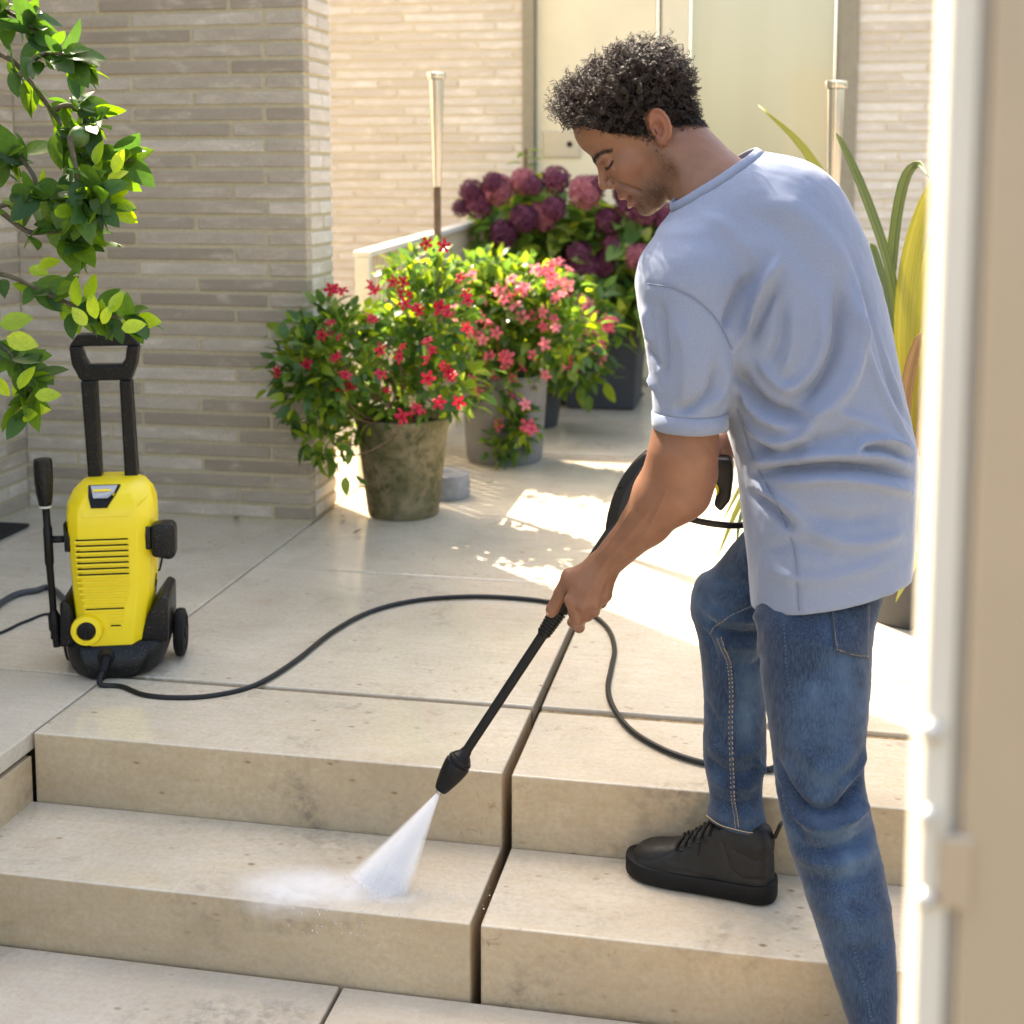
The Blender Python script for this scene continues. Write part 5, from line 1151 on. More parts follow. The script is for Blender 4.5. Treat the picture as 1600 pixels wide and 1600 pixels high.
spare_part('lance_tube', [(88.8, 782, .0105), (89, 786, .0085), (90, 812, .0085), (90.2, 814, .0105), (91, 870, .0105), (91.2, 874, .0085), (94, 948, .0080)], M_BLACK)
spare_part('bayonet_end', [(94, 946, .0085), (94.5, 955, .0135), (95.5, 975, .0140), (96, 979, .0115), (96.5, 990, .0125), (97, 992, .0095), (98, 1004, .0095)], M_BLACK)
# front hose connector and the hose across the terrace
cz = zrow(1022); cx0 = wx(176, 1022, FY)
o = MB().tube([(cx0, -.075, cz+.004), (cx0, -.112, cz+.002), (cx0, -.118, cz)], [.020, .020, .0175], 20).build('hose_outlet', M_GUN, washer, smooth=True); autosmooth(o, 40)
o = MB().tube([(cx0, -.114, cz), (cx0-.002, -.132, cz-.010), (cx0-.003, -.142, cz-.020)], [.0135, .0120, .0090], 16).build('hose_nut', M_BLACK, washer, smooth=True); autosmooth(o, 40)
hp0 = ww([cx0-.003, -.138, cz-.016]); RH = .0062
gz = [(172, 1056), (190, 1073), (225, 1086), (280, 1090.5), (340, 1086), (400, 1070), (460, 1034), (520, 987), (580, 955), (650, 938), (730, 932), (800, 934), (860, 941), (915, 956), (948, 980), (960, 1012), (955, 1045), (950, 1075), (958, 1105), (985, 1140), (1030, 1168), (1080, 1187), (1130, 1197), (1180, 1200), (1206, 1201)]
pts = [hp0, hp0+np.array([.003, -.022, -.026])]+[np.append(np.array(atz(x, y, RH))[:2], RH) for x, y in gz[1:]]
hose = MB().tube(spline(pts+[np.array(p) for p in gh[::-1][1:]], 260), RH, 12).build('pressure_hose', M_HOSE, None, smooth=True); tag(hose, 'thin black pressure hose curving from the washer across the terrace to the gun', 'hose')
w_h = MB().tube(spline([np.array(atz(-90, 985, .009)), np.array(atz(-30, 962, .009)), np.array(atz(20, 931, .009)), np.array(atz(55, 923, .009)), np.array(atz(85, 922, .010)), ww([-.07, .06, .055]), ww([-.03, .08, .07])], 60), .0088, 12).build('water_hose', simple('grey_hose', (.05, .052, .054), .45, .4), None, smooth=True); tag(w_h, 'thick grey water hose entering the picture at left behind the washer', 'hose')
pc_ = MB().tube(spline([np.array(atz(-70, 1010, .004)), np.array(atz(0, 989, .004)), np.array(atz(40, 971, .004)), np.array(atz(85, 961, .005)), ww([-.085, .05, .03]), ww([-.05, .07, .05])], 50), .0040, 10).build('power_cable', M_HOSE, None, smooth=True); tag(pc_, 'thin black power cable lying below the grey water hose', 'cable')
# door mat at the far left
mp = [atz(-60, 880, .006), atz(0, 858, .006), atz(50, 822, .006), atz(-10, 818, .006)]
a0, a1 = np.array(atz(-40, 866, .0)), np.array(atz(47, 823, .0)); mat_o = MB().box((a0[0]-.35, a1[1]-.19, .001), (a1[0], a1[1], .012), .003).build('door_mat', simple('grey_coir', (.035, .033, .03), .95, .1, noise=.4, nscale=200, bump=.8, bscale=900)); tag(mat_o, 'dark grey door mat at the left edge by the wall', 'mat')

# ---------------------------------------------------------------- foreground door edge at the right
YP = .70
dl = empty('open_door', tuple(at(1500, 1500, YP))); tag(dl, 'out-of-focus cream door edge with tan leaf at the right edge', 'door')
def vbox(name, x0, x1, y0, y1, mat, par=dl, z0=-.6, z1=2.2, bev=.003): return MB().box((x0, y0, z0), (x1, y1, z1)).build(name, mat, par, bevel=bev, world=True)
xe = at(1479, 100, YP)[0]; xg = at(1531, 100, YP+.0)[0]; xt = at(1549, 100, YP)[0]
M_EDGE = simple('cream_edge', (.62, .56, .46), .5, .4, noise=.04, nscale=8); M_TAN = simple('tan_leaf', (.43, .325, .215), .4, .4, noise=.05, nscale=6); M_SEAL = simple('grey_seal', (.40, .355, .29), .6, .3)
vbox('edge_strip', xe, xg, YP, YP+.05, M_EDGE); vbox('seal', xg-.001, xt+.001, YP+.004, YP+.046, M_SEAL); vbox('leaf', xt, xt+.55, YP-.002, YP+.048, M_TAN)
zl0, zl1 = at(1480, 1415, YP)[2], at(1480, 1300, YP)[2]
vbox('latch_plate', xg-.006, xg+.012, YP-.004, YP+.03, simple('latch_brass', (.48, .40, .31), .35, .5, metal=.5), dl, zl0, zl1, .002)
for yy in (1142, 1275, 1405):
    zc_ = at(1480, yy, YP)[2]; MB().tube([(xg-.012, YP-.006, zc_), (xg-.012, YP+.004, zc_)], .006 if yy < 1200 else .005, 14).build('screw_head', simple('bright_screw', (.55, .52, .47), .4, .5, metal=.5), dl, smooth=True, world=True)
# ================================================================== plants
def leaf_tpl(L=1.0, W=.5, fold=.18, curl=.25, n=5, tip=1.0):
    "leaf along +Y, face up: returns verts, quads"
    V = []; F = []
    for i in range(n+1):
        t_ = i/n; w_ = W*.5*math.sin(math.pi*min(1, t_**.8*.97+.02))**.8*(1 if t_ < 1 else 0); y = L*t_; z = -curl*L*t_*t_
        V += [(-w_, y, z+fold*w_*1.2), (0, y, z), (w_, y, z+fold*w_*1.2)]
    for i in range(n):
        a = i*3; F += [(a, a+1, a+4, a+3), (a+1, a+2, a+5, a+4)]
    return np.array(V), np.array(F)
def leaf_mat(name, dark, mid, lite, transl=.35, rough=.35, spec=.5):
    t = NT(name); r = t.attr('Col'); rs = t.n('ShaderNodeSeparateColor', i_0=r).outputs[0]; rnd = t.math('FRACT', t.math('ADD', t.rnd(), rs))
    c = t.ramp(rnd, [(0, dark), (.5, mid), (.9, lite)]); n_ = t.noise(t.co(), 9, 3); c = t.mix(t.ramp(n_, [(.35, .3), (.6, 0)]), c, tuple(x*.6 for x in dark))
    t.P(Base_Color=c, Roughness=rough, Specular_IOR_Level=spec); tr = t.n('ShaderNodeBsdfTranslucent')
    h = t.n('ShaderNodeHueSaturation'); h.inputs['Saturation'].default_value = 1.1; h.inputs['Value'].default_value = 2.1; h.inputs['Hue'].default_value = .475; t.set(h.inputs['Color'], c); t.set(tr.inputs[0], h.outputs[0])
    mx = t.n('ShaderNodeMixShader'); mx.inputs[0].default_value = transl; t.t.links.new(t.b.outputs[0], mx.inputs[1]); t.t.links.new(tr.outputs[0], mx.inputs[2]); t.t.links.new(mx.outputs[0], t.out.inputs['Surface']); return t.m
def frame(d, up=(0, 0, 1), roll=0.0):
    d = np.array(d, float); d /= np.linalg.norm(d)+1e-9; x = np.cross(d, up); nx = np.linalg.norm(x); x = x/nx if nx > 1e-3 else np.array([1., 0, 0]); z = np.cross(x, d)
    c, s = math.cos(roll), math.sin(roll); return np.stack([x*c+z*s, d, -x*s+z*c], 1)
def put(me, name, par, R, p, s, mat=None):
    o = bpy.data.objects.new(name, me); COL.objects.link(o); o.parent = par
    M_ = Matrix(((R[0, 0]*s, R[0, 1]*s, R[0, 2]*s, p[0]), (R[1, 0]*s, R[1, 1]*s, R[1, 2]*s, p[1]), (R[2, 0]*s, R[2, 1]*s, R[2, 2]*s, p[2]), (0, 0, 0, 1)))
    o.matrix_basis = pw(par).inverted() @ M_; return o
def tpl_mesh(name, V, F, mat):
    m = mesh_np(name, V, F); set_col(m, np.zeros((len(V), 3))); m.materials.append(mat); return m
def foliage(par, items, tpls, mat, rng, nind=300, nm='leaf'):
    "items: (pos, R, size). The ones nearest the camera become leaf objects, the rest one joined part"
    ms = [tpl_mesh(nm, V, F, mat) for V, F in tpls]
    items = sorted(items, key=lambda i: np.linalg.norm(i[0]-CAM)); 
    for k, (p, R, s) in enumerate(items[:nind]): put(ms[k % len(ms)], nm, par, R, p, s)
    rest = items[nind:]
    if rest:
        VV, FF, CC, b = [], [], [], 0
        for k, (p, R, s) in enumerate(rest):
            V, F = tpls[k % len(tpls)]; VV.append(V*s@R.T+p); FF.append(F+b); b += len(V); CC.append(np.full((len(V), 3), rng.random()))
        m = mesh_np('foliage', np.concatenate(VV), np.concatenate(FF)); set_col(m, np.concatenate(CC)); o = link('foliage', m, mat, par, None, True); tag(o, kind='stuff')
def crown_items(rng, lobes, n, size, shell=.45, droop=.35, upb=.35):
    "leaves spread through ellipsoidal lobes [(centre, radii, weight)]"
    w_ = np.array([l[2] for l in lobes], float); w_ /= w_.sum(); out = []
    for _ in range(n):
        c, r, _w = lobes[rng.choice(len(lobes), p=w_)]; d = rng.normal(size=3); d /= np.linalg.norm(d); rad = rng.random()**shell
        p = np.array(c)+d*np.array(r)*rad*(.85+.3*rng.random()); dr = d+np.array([0, 0, upb])+rng.normal(size=3)*.55; dr[2] -= droop*rng.random()
        out.append((p, frame(dr, rng.normal(size=3)*.35+np.array([0, 0, 1]), rng.normal()*.5), size*(.6+.75*rng.random())))
    return out
def stems(par, base, lobes, n, rng, mat, r0=.004):
    m = MB()
    for i in range(n):
        c, r, _ = lobes[rng.integers(len(lobes))]; e = np.array(c)+rng.normal(size=3)*np.array(r)*.45; b = np.array(base)+rng.normal(size=3)*np.array([.05, .05, 0]); mid = (b+e)/2+rng.normal(size=3)*.05
        m.tube(spline([b, mid, e], 8), [r0*(1-.08*k) for k in range(8)], 5)
    o = m.build('stems', mat, par, smooth=True, world=True); tag(o, kind='stuff'); return o
M_STEM = simple('reddish_stem', (.13, .075, .035), .7, .3, noise=.3); M_BARK = simple('grey_brown_bark', (.10, .085, .055), .85, .2, noise=.4, nscale=60, bump=.6, bscale=200)
ML_MAN = leaf_mat('mandevilla_leaf', (.04, .095, .025), (.085, .18, .03), (.21, .30, .035), .52, .3)
ML_HYD = leaf_mat('hydrangea_leaf', (.06, .14, .035), (.11, .22, .04), (.28, .34, .05), .4, .4)
ML_CIT = leaf_mat('citrus_leaf', (.025, .075, .018), (.05, .13, .018), (.10, .20, .02), .5, .40, .4); ML_CITY = leaf_mat('sunlit_citrus_leaf', (.20, .34, .03), (.27, .42, .035), (.34, .48, .05), .5, .3)  # ML_CITY: brighter copy for single leaves, sunlight put into the colour
TL_M = [leaf_tpl(1, .52, .2, c) for c in (.1, .3, .5)]; TL_H = [leaf_tpl(1, .62, .25, c, 5) for c in (.15, .4, .6)]
# --- flowers
def petal_mat(name, a, b, tr=.35):
    t = NT(name); c = t.ramp(t.rnd(), [(0, a), (1, b)]); t.P(Base_Color=c, Roughness=.5, Specular_IOR_Level=.3); q_ = t.n('ShaderNodeBsdfTranslucent'); t.set(q_.inputs[0], c)
    mx = t.n('ShaderNodeMixShader'); mx.inputs[0].default_value = tr; t.t.links.new(t.b.outputs[0], mx.inputs[1]); t.t.links.new(q_.outputs[0], mx.inputs[2]); t.t.links.new(mx.outputs[0], t.out.inputs['Surface']); return t.m
MP_RED = petal_mat('red_petal', (.42, .006, .025), (.60, .02, .06)); MP_PINK = petal_mat('pink_petal', (.62, .07, .13), (.78, .25, .30), .45)
def trumpet(mat, nm):
    V, F = [], []; n = 5
    for k in range(n):
        a = 2*math.pi*k/n; b0 = len(V); ca, sa = math.cos(a), math.sin(a); tx, ty = -sa, ca
        for (r, w_, z) in [(.10, .07, 0.0), (.35, .22, .28), (.70, .30, .30), (1.0, .20, .16), (1.08, .03, .10)]:
            for s in (-1, 0, 1): V.append((ca*r+tx*w_*s+ty*0+.16*tx*r, sa*r+ty*w_*s+.16*ty*r, z+(.05 if s == 0 else 0)))
        for i in range(4):
            q_ = b0+i*3; F += [(q_, q_+1, q_+4, q_+3), (q_+1, q_+2, q_+5, q_+4)]
    b0 = len(V)
    for (r, z) in [(.06, -.9), (.09, -.4), (.14, 0.0), (.24, .22)]:
        for k in range(6): V.append((r*math.cos(k*math.pi/3), r*math.sin(k*math.pi/3), z))
    for i in range(3):
        for k in range(6): F.append((b0+i*6+k, b0+i*6+(k+1) % 6, b0+(i+1)*6+(k+1) % 6, b0+(i+1)*6+k))
    m = mesh_np(nm, np.array(V), np.array(F)); m.materials.append(mat); return m
FM_RED, FM_PINK = trumpet(MP_RED, 'flower'), trumpet(MP_PINK, 'flower')
def flowers(par, lst, me, rng, Y0, Y1, size):
    for (x, y) in lst:
        Y = Y0+(Y1-Y0)*rng.random(); p = np.array(at(x, y, Y)); d = (CAM-p); d /= np.linalg.norm(d); d = d*.8+rng.normal(size=3)*.55+np.array([0, 0, .25]); R = frame(rng.normal(size=3), d); 
        z = d/np.linalg.norm(d); x_ = np.cross(z, rng.normal(size=3)); x_ /= np.linalg.norm(x_); R = np.stack([x_, np.cross(z, x_), z], 1); put(me, 'flower', par, R, p, size*(.8+.45*rng.random()))
# --- pots
def pot(name, c, prof, mat, label, n=40, wobble=0.0):
    m = MB(); m.lathe(prof, n); o = m.build(name, mat, None, smooth=True); autosmooth(o, 40); o.location = c; tag(o, label, 'pot'); return o
t = NT('mossy_clay'); v = t.co(); n1 = t.noise(v, 7, 6, .7, .8); n2 = t.noise(v, 30, 5, .7)
c = t.mix(t.ramp(n1, [(.38, 0), (.6, 1)]), (.27, .21, .12), (.115, .105, .045)); c = t.mix(t.ramp(n2, [(.48, 0), (.66, .8)]), c, (.045, .048, .020)); c = t.mix(t.ramp(t.noise(v, 4, 4), [(.55, 0), (.75, .6)]), c, (.36, .30, .20)); t.P(Base_Color=c, Roughness=.9, Specular_IOR_Level=.2); t.bump(n2, .5, .006); M_MOSS = t.m
M_GREYPOT = simple('grey_zinc_pot', (.15, .148, .145), .6, .35, noise=.12, nscale=8); M_DARKPOT = simple('dark_pot', (.045, .045, .048), .6, .35, noise=.15, nscale=6); M_SOIL = simple('potting_soil', (.03, .022, .015), .95, .1, noise=.5, nscale=60, bump=.8, bscale=150)
rng = np.random.default_rng(21)
def potted(pname, plabel, pc, prof, mat, soil_z, soil_r):
    o = pot(pname, pc, prof, mat, plabel); s_ = MB().lathe([(0, soil_z-.02), (soil_r, soil_z-.02), (soil_r, soil_z), (soil_r*.5, soil_z+.012), (0, soil_z+.015)], 24).build('soil', M_SOIL, o); return o
P1 = np.array(atz(628, 812, 0))+np.array([-.02, .09, 0]); P1[2] = 0
potted('flower_pot', 'mossy clay pot with the red-flowering bush at the wall corner', tuple(P1), [(0, 0), (.118, 0), (.122, .006), (.160, .325), (.163, .335), (.160, .342), (.147, .342), (.144, .30), (0, .298)], M_MOSS, .315, .144)
Y1_ = P1[1]
P2 = np.array(atz(788, 730, 0))+np.array([-.03, .15, 0]); P2[2] = 0
potted('flower_pot', 'round grey pot holding the middle pink-flowering bush', tuple(P2), [(0, 0), (.148, 0), (.152, .008), (.156, .02), (.176, .335), (.182, .345), (.182, .362), (.166, .362), (.162, .32), (0, .318)], M_GREYPOT, .335, .164)
P3 = np.array([at(838, 660, 6.10)[0], 6.10, 0])
potted('flower_pot', 'tall dark tapered pot behind the round grey pot', tuple(P3), [(0, 0), (.095, 0), (.10, .01), (.155, .44), (.16, .46), (.148, .46), (.145, .43), (0, .43)], M_DARKPOT, .44, .146)
# --- three mandevilla bushes
def C_(x, y, Y): return np.array(at(x, y, Y))
b1 = empty('flowering_bush', (P1[0], P1[1], .33)); tag(b1, 'leafy bush with dark red flowers growing in the mossy pot', 'bush', 'flowering bushes in pots')
L1 = [(C_(570, 560, Y1_), (.20, .17, .17), 3), (C_(660, 500, Y1_+.05), (.19, .18, .20), 3.4), (C_(478, 590, 4.06), (.13, .09, .17), 2.2), (C_(520, 560, 4.12), (.15, .10, .16), 1.6), (C_(690, 600, Y1_), (.17, .16, .13), 2), (C_(660, 430, Y1_+.12), (.13, .14, .10), 1.3), (C_(560, 650, Y1_-.05), (.20, .14, .08), 1.3), (C_(505, 690, 4.10), (.08, .06, .06), .45), (C_(530, 515, 4.18), (.13, .10, .09), 1)]
foliage(b1, crown_items(rng, L1, 2100, .052)+[(C_(x, y, 4.08), frame(rng.normal(size=3)*.5+np.array([0, 0, -1]), rng.normal(size=3)), .06) for x, y in [(475, 690), (490, 705), (510, 712), (530, 720), (545, 700), (540, 745), (555, 742), (470, 700), (520, 700), (500, 720)]], TL_M, ML_MAN, rng)
stems(b1, (P1[0], P1[1], .33), L1, 26, rng, M_STEM)
flowers(b1, [(432, 581), (502, 524), (535, 456), (580, 497), (582, 500), (585, 452), (578, 447), (625, 465), (626, 455), (540, 587), (594, 586), (535, 585), (525, 560), (652, 640), (640, 648), (626, 652), (668, 534), (702, 582), (668, 590), (654, 485), (690, 482), (665, 380), (693, 384), (720, 435), (730, 470), (630, 440), (612, 440), (690, 570), (708, 590)], FM_RED, rng, 3.92, 4.02, .022)
flowers(b1, [(470+260*rng.random(), 440+190*rng.random()) for _ in range(22)], FM_RED, rng, 3.95, 4.12, .019)
b2 = empty('flowering_bush', (P2[0], P2[1], .35)); tag(b2, 'sunlit bush with bright pink flowers growing in the round grey pot', 'bush', 'flowering bushes in pots')
Y2_ = P2[1]; L2 = [(C_(770, 530, Y2_), (.25, .2, .18), 3), (C_(820, 470, Y2_), (.24, .2, .18), 3), (C_(730, 480, Y2_+.05), (.2, .18, .2), 2), (C_(860, 520, Y2_-.05), (.2, .18, .16), 2), (C_(780, 600, Y2_-.1), (.16, .14, .12), 1.4), (C_(810, 670, Y2_-.16), (.07, .06, .10), .7), (C_(780, 690, Y2_-.17), (.05, .05, .08), .35), (C_(770, 420, Y2_+.05), (.14, .14, .08), .8)]
foliage(b2, crown_items(rng, L2, 2100, .056), TL_M, ML_MAN, rng); stems(b2, (P2[0], P2[1], .35), L2, 24, rng, M_STEM)
flowers(b2, [(780, 452), (800, 438), (788, 470), (850, 425), (838, 420), (870, 440), (885, 445), (860, 415), (820, 450), (755, 470), (748, 495), (760, 505), (775, 520), (805, 480), (812, 455), (760, 560), (790, 572), (770, 585), (800, 590), (735, 595), (745, 610), (820, 632), (815, 575), (832, 555), (690, 450), (710, 480), (735, 430), (800, 620), (825, 665), (830, 672), (780, 665), (775, 690), (795, 560), (765, 600), (700, 500), (740, 520), (720, 540)], FM_PINK, rng, Y2_-.30, Y2_-.16, .027)
flowers(b2, [(700+190*rng.random(), 410+180*rng.random()) for _ in range(26)], FM_PINK, rng, Y2_-.28, Y2_-.12, .024)
b3 = empty('flowering_bush', (P3[0], P3[1], .45)); tag(b3, 'bush with pale pink flowers growing in the tall dark pot', 'bush', 'flowering bushes in pots')
L3 = [(C_(880, 490, 6.0), (.22, .2, .2), 3), (C_(915, 520, 5.95), (.16, .16, .16), 2), (C_(850, 560, 6.0), (.2, .18, .14), 2), (C_(900, 580, 5.95), (.16, .15, .12), 1.2)]
foliage(b3, crown_items(rng, L3, 700, .075, droop=.9), TL_M, ML_MAN, rng); stems(b3, (P3[0], P3[1], .45), L3, 12, rng, M_STEM)
flowers(b3, [(890, 460), (905, 470), (915, 480), (920, 475), (868, 480), (860, 495), (880, 505), (930, 520), (945, 505), (952, 510), (955, 500), (940, 530), (925, 545), (900, 530), (910, 510), (935, 540), (893, 575), (895, 560), (850, 490), (840, 475), (875, 470), (925, 490), (940, 560), (885, 450)], FM_PINK, rng, 5.72, 5.86, .036)
# --- hydrangea in a dark planter
HYP = (at(945, 590, 6.75)[0], 6.75, 0); pl = MB(); pl.loft([[(-.17, -.17, 0), (.17, -.17, 0), (.17, .17, 0), (-.17, .17, 0)], [(-.20, -.20, .5), (.20, -.20, .5), (.20, .20, .5), (-.20, .20, .5)]]); po = pl.build('planter', M_DARKPOT, None, bevel=.012); po.location = HYP; tag(po, 'tall square dark planter under the purple hydrangea', 'planter')
hy = empty('hydrangea', (HYP[0], HYP[1], .5)); tag(hy, 'hydrangea bush with purple and dusty pink flower heads by the door', 'bush')
LH = [(C_(880, 400, 6.75), (.38, .3, .25), 4), (C_(800, 350, 6.75), (.25, .25, .16), 2), (C_(960, 380, 6.75), (.3, .28, .22), 3), (C_(920, 480, 6.7), (.3, .25, .15), 2), (C_(1020, 400, 6.75), (.16, .2, .2), 1.2), (C_(980, 480, 6.6), (.15, .15, .13), 1), (C_(830, 430, 6.65), (.2, .2, .18), 1.2)]
foliage(hy, crown_items(rng, LH, 1150, .135, droop=.8), TL_H, ML_HYD, rng); stems(hy, (HYP[0], HYP[1], .5), LH, 16, rng, M_STEM, .007)
foliage(hy, [(C_(822+rng.normal()*6, 236+i*5, 6.6), frame((math.cos(i*2.4), math.sin(i*2.4), .3)), .075) for i in range(12)], TL_H, ML_HYD, rng)
MB().tube([C_(822, 300, 6.62), C_(821, 232, 6.6)], .006, 6).build('shoot', M_STEM, hy, world=True)
def floret_head(mat, seed):
    r_ = np.random.default_rng(seed); V, F = [], []; n = 95
    for k in range(n):
        z = 1-1.7*k/n; a = k*2.39996; rr_ = math.sqrt(max(0, 1-z*z)); d = np.array([rr_*math.cos(a), rr_*math.sin(a), z]); c = d*(.82+.26*r_.random()); x = np.cross(d, (0, .3, 1)); x /= np.linalg.norm(x)+1e-9; y = np.cross(d, x); ro = r_.random()*1.57; s = .25*(.8+.5*r_.random())
        for p in range(4):
            an = ro+p*math.pi/2; e = math.cos(an)*x+math.sin(an)*y; f = -math.sin(an)*x+math.cos(an)*y; b = len(V)
            V += [c+d*.0, c+(e*.6-f*.45)*s+d*.05, c+e*s*1.05+d*.10+r_.normal(size=3)*.05, c+(e*.6+f*.45)*s+d*.05]; F.append((b, b+1, b+2, b+3))
    for i in range(8):
        for j in range(12):
            def sp_(a_, b_): th_ = math.pi*a_/8; p_ = 2*math.pi*b_/12; return np.array([math.sin(th_)*math.cos(p_), math.sin(th_)*math.sin(p_), math.cos(th_)])*.68
            b = len(V); V += [sp_(i, j), sp_(i+1, j), sp_(i+1, j+1), sp_(i, j+1)]; F.append((b, b+1, b+2, b+3))
    m = mesh_np('flower_head', np.array(V), np.array(F), False); m.materials.append(mat); return m
MH1 = petal_mat('purple_floret', (.085, .016, .045), (.16, .035, .075), .2); MH2 = petal_mat('dusty_pink_floret', (.30, .085, .12), (.40, .14, .16), .25)
FH = [floret_head(MH1, 1), floret_head(MH1, 2), floret_head(MH2, 3)]
for i, (x, y, r, k) in enumerate([(737, 300, 17, 0), (747, 319, 20, 1), (720, 325, 12, 0), (778, 297, 22, 2), (770, 285, 14, 0), (818, 284, 18, 2), (832, 290, 14, 1), (868, 281, 19, 0), (788, 365, 20, 0), (818, 341, 19, 1), (848, 338, 20, 2), (866, 325, 16, 1), (915, 301, 23, 2), (930, 290, 14, 0), (904, 397, 17, 1), (912, 420, 22, 0), (940, 413, 18, 1), (958, 386, 16, 0), (998, 402, 18, 2), (950, 345, 18, 1), (985, 318, 20, 0), (1005, 330, 18, 1), (1042, 340, 20, 0), (975, 300, 16, 1), (745, 450, 14, 0)]):
    p = np.array(at(x, y, 6.42+.1*rng.random())); d = (CAM-p)/np.linalg.norm(CAM-p)+np.array([0, 0, .7]); z = d/np.linalg.norm(d); x_ = np.cross(z, (0, 1, .2)); x_ /= np.linalg.norm(x_); R = np.stack([x_, np.cross(z, x_), z], 1); put(FH[k], 'flower_head', hy, R, p, r*6.45/FPX*1.12)
# --- sword-leaved phormium at the right
ph = empty('sword_leaf_plant', tuple(np.array([at(1425, 800, 3.62)[0], 3.62, .30]))); tag(ph, 'yellow and green sword-leaved plant behind the man at right', 'plant')
PB = np.array([at(1425, 800, 3.62)[0], 3.62, .30])
potted('flower_pot', 'dark pot of the sword-leaved plant, mostly hidden behind the man', (PB[0]+.02, PB[1], 0), [(0, 0), (.13, 0), (.135, .01), (.17, .30), (.175, .315), (.16, .315), (.157, .29), (0, .29)], M_DARKPOT, .30, .158)
def blade_mat(name, a, b, tr=.4):
    t = NT(name); u = t.attr('Col'); x = t.n('ShaderNodeSeparateColor', i_0=u).outputs[0]; st = t.noise(t.n('ShaderNodeCombineXYZ', i_0=t.math('MULTIPLY', x, 14.0), i_1=t.math('MULTIPLY', t.rnd(), 50.0)).outputs[0], 1.0, 2)
    c = t.mix(t.ramp(st, [(.4, 0), (.6, 1)]), a, b); t.P(Base_Color=c, Roughness=.4, Specular_IOR_Level=.45); q_ = t.n('ShaderNodeBsdfTranslucent'); t.set(q_.inputs[0], c); mx = t.n('ShaderNodeMixShader'); mx.inputs[0].default_value = tr
    t.t.links.new(t.b.outputs[0], mx.inputs[1]); t.t.links.new(q_.outputs[0], mx.inputs[2]); t.t.links.new(mx.outputs[0], t.out.inputs['Surface']); return t.m
MB_Y = blade_mat('yellow_blade', (.42, .40, .05), (.50, .46, .10)); MB_G = blade_mat('green_blade', (.12, .18, .07), (.24, .28, .12)); MB_B = blade_mat('brown_blade', (.22, .12, .05), (.30, .19, .08), .2)
def blade(pts, w_, mat, par, face=None):
    L = [np.array(p) for p in spline(pts, 18)]; V, F, C = [], [], []
    for i, p in enumerate(L):
        t_ = i/17; T = L[min(i+1, 17)]-L[max(i-1, 0)]; T /= np.linalg.norm(T); vd = (CAM-p); s = np.cross(T, vd+(np.array(face) if face is not None else 0)); s /= np.linalg.norm(s); n = np.cross(s, T); ww_ = w_*(.55+.45*min(1, t_*3))*(1-max(0, (t_-.55)/.45)**1.6)*.5+.0006
        for k in (-1, -.5, 0, .5, 1): V.append(p+s*ww_*k-n*ww_*.28*(1-abs(k))); C.append(((k+1)/2,)*3)
    for i in range(17):
        for k in range(4): a = i*5+k; F.append((a, a+1, a+6, a+5))
    m = mesh_np('leaf', np.array(V), np.array(F)); set_col(m, np.array(C)); o = link('leaf', m, mat, par, None, True); md = o.modifiers.new('thick', 'SOLIDIFY'); md.thickness = .0012; return o
for pts, w_, mat in [([(1415, 760, 3.62), (1385, 560, 3.66), (1335, 380, 3.75), (1262, 240, 3.85), (1185, 164, 3.92)], .030, MB_Y), ([(1420, 760, 3.6), (1412, 560, 3.56), (1390, 420, 3.52), (1352, 305, 3.50), (1318, 228, 3.48), (1306, 208, 3.46)], .022, MB_G),
    ([(1422, 760, 3.6), (1392, 520, 3.62), (1396, 380, 3.6), (1412, 285, 3.55), (1434, 256, 3.48), (1452, 278, 3.42)], .026, MB_G), ([(1420, 760, 3.55), (1412, 560, 3.5), (1420, 430, 3.48), (1442, 330, 3.46), (1462, 270, 3.44)], .050, MB_Y), ([(1430, 760, 3.6), (1430, 560, 3.6), (1440, 450, 3.6), (1470, 330, 3.6)], .045, MB_Y),
    ([(1415, 760, 3.6), (1396, 620, 3.58), (1390, 480, 3.6), (1393, 380, 3.62), (1398, 345, 3.62)], .03, MB_Y), ([(1420, 760, 3.6), (1400, 600, 3.58), (1382, 470, 3.6), (1366, 395, 3.62), (1360, 380, 3.62)], .03, MB_G), ([(1425, 760, 3.6), (1425, 640, 3.5), (1438, 560, 3.45), (1460, 500, 3.4)], .03, MB_Y), ([(1420, 780, 3.6), (1412, 680, 3.5), (1418, 600, 3.45), (1432, 540, 3.4), (1440, 520, 3.38)], .03, MB_B), ([(1430, 780, 3.6), (1440, 680, 3.5), (1450, 600, 3.45), (1462, 560, 3.4)], .028, MB_B), ([(1430, 780, 3.65), (1500, 560, 3.7), (1560, 400, 3.7), (1600, 300, 3.7)], .045, MB_G),
    ([(1430, 780, 3.65), (1520, 620, 3.6), (1600, 560, 3.5), (1650, 600, 3.4)], .04, MB_G), ([(1425, 780, 3.65), (1440, 520, 3.8), (1445, 380, 3.95), (1430, 330, 4.0)], .035, MB_G),
    ([(1400, 770, 3.6), (1290, 700, 3.5), (1210, 720, 3.38), (1160, 780, 3.3), (1122, 868, 3.22)], .020, MB_Y), ([(1400, 770, 3.65), (1300, 690, 3.6), (1215, 700, 3.5), (1165, 750, 3.45), (1130, 812, 3.4)], .016, MB_Y), ([(1400, 775, 3.6), (1290, 720, 3.55), (1200, 740, 3.48), (1160, 800, 3.42), (1150, 860, 3.4)], .014, MB_G), ([(1410, 770, 3.6), (1430, 860, 3.4), (1400, 940, 3.3)], .02, MB_Y)]:
    blade([at(*p) for p in pts], w_, mat, ph)
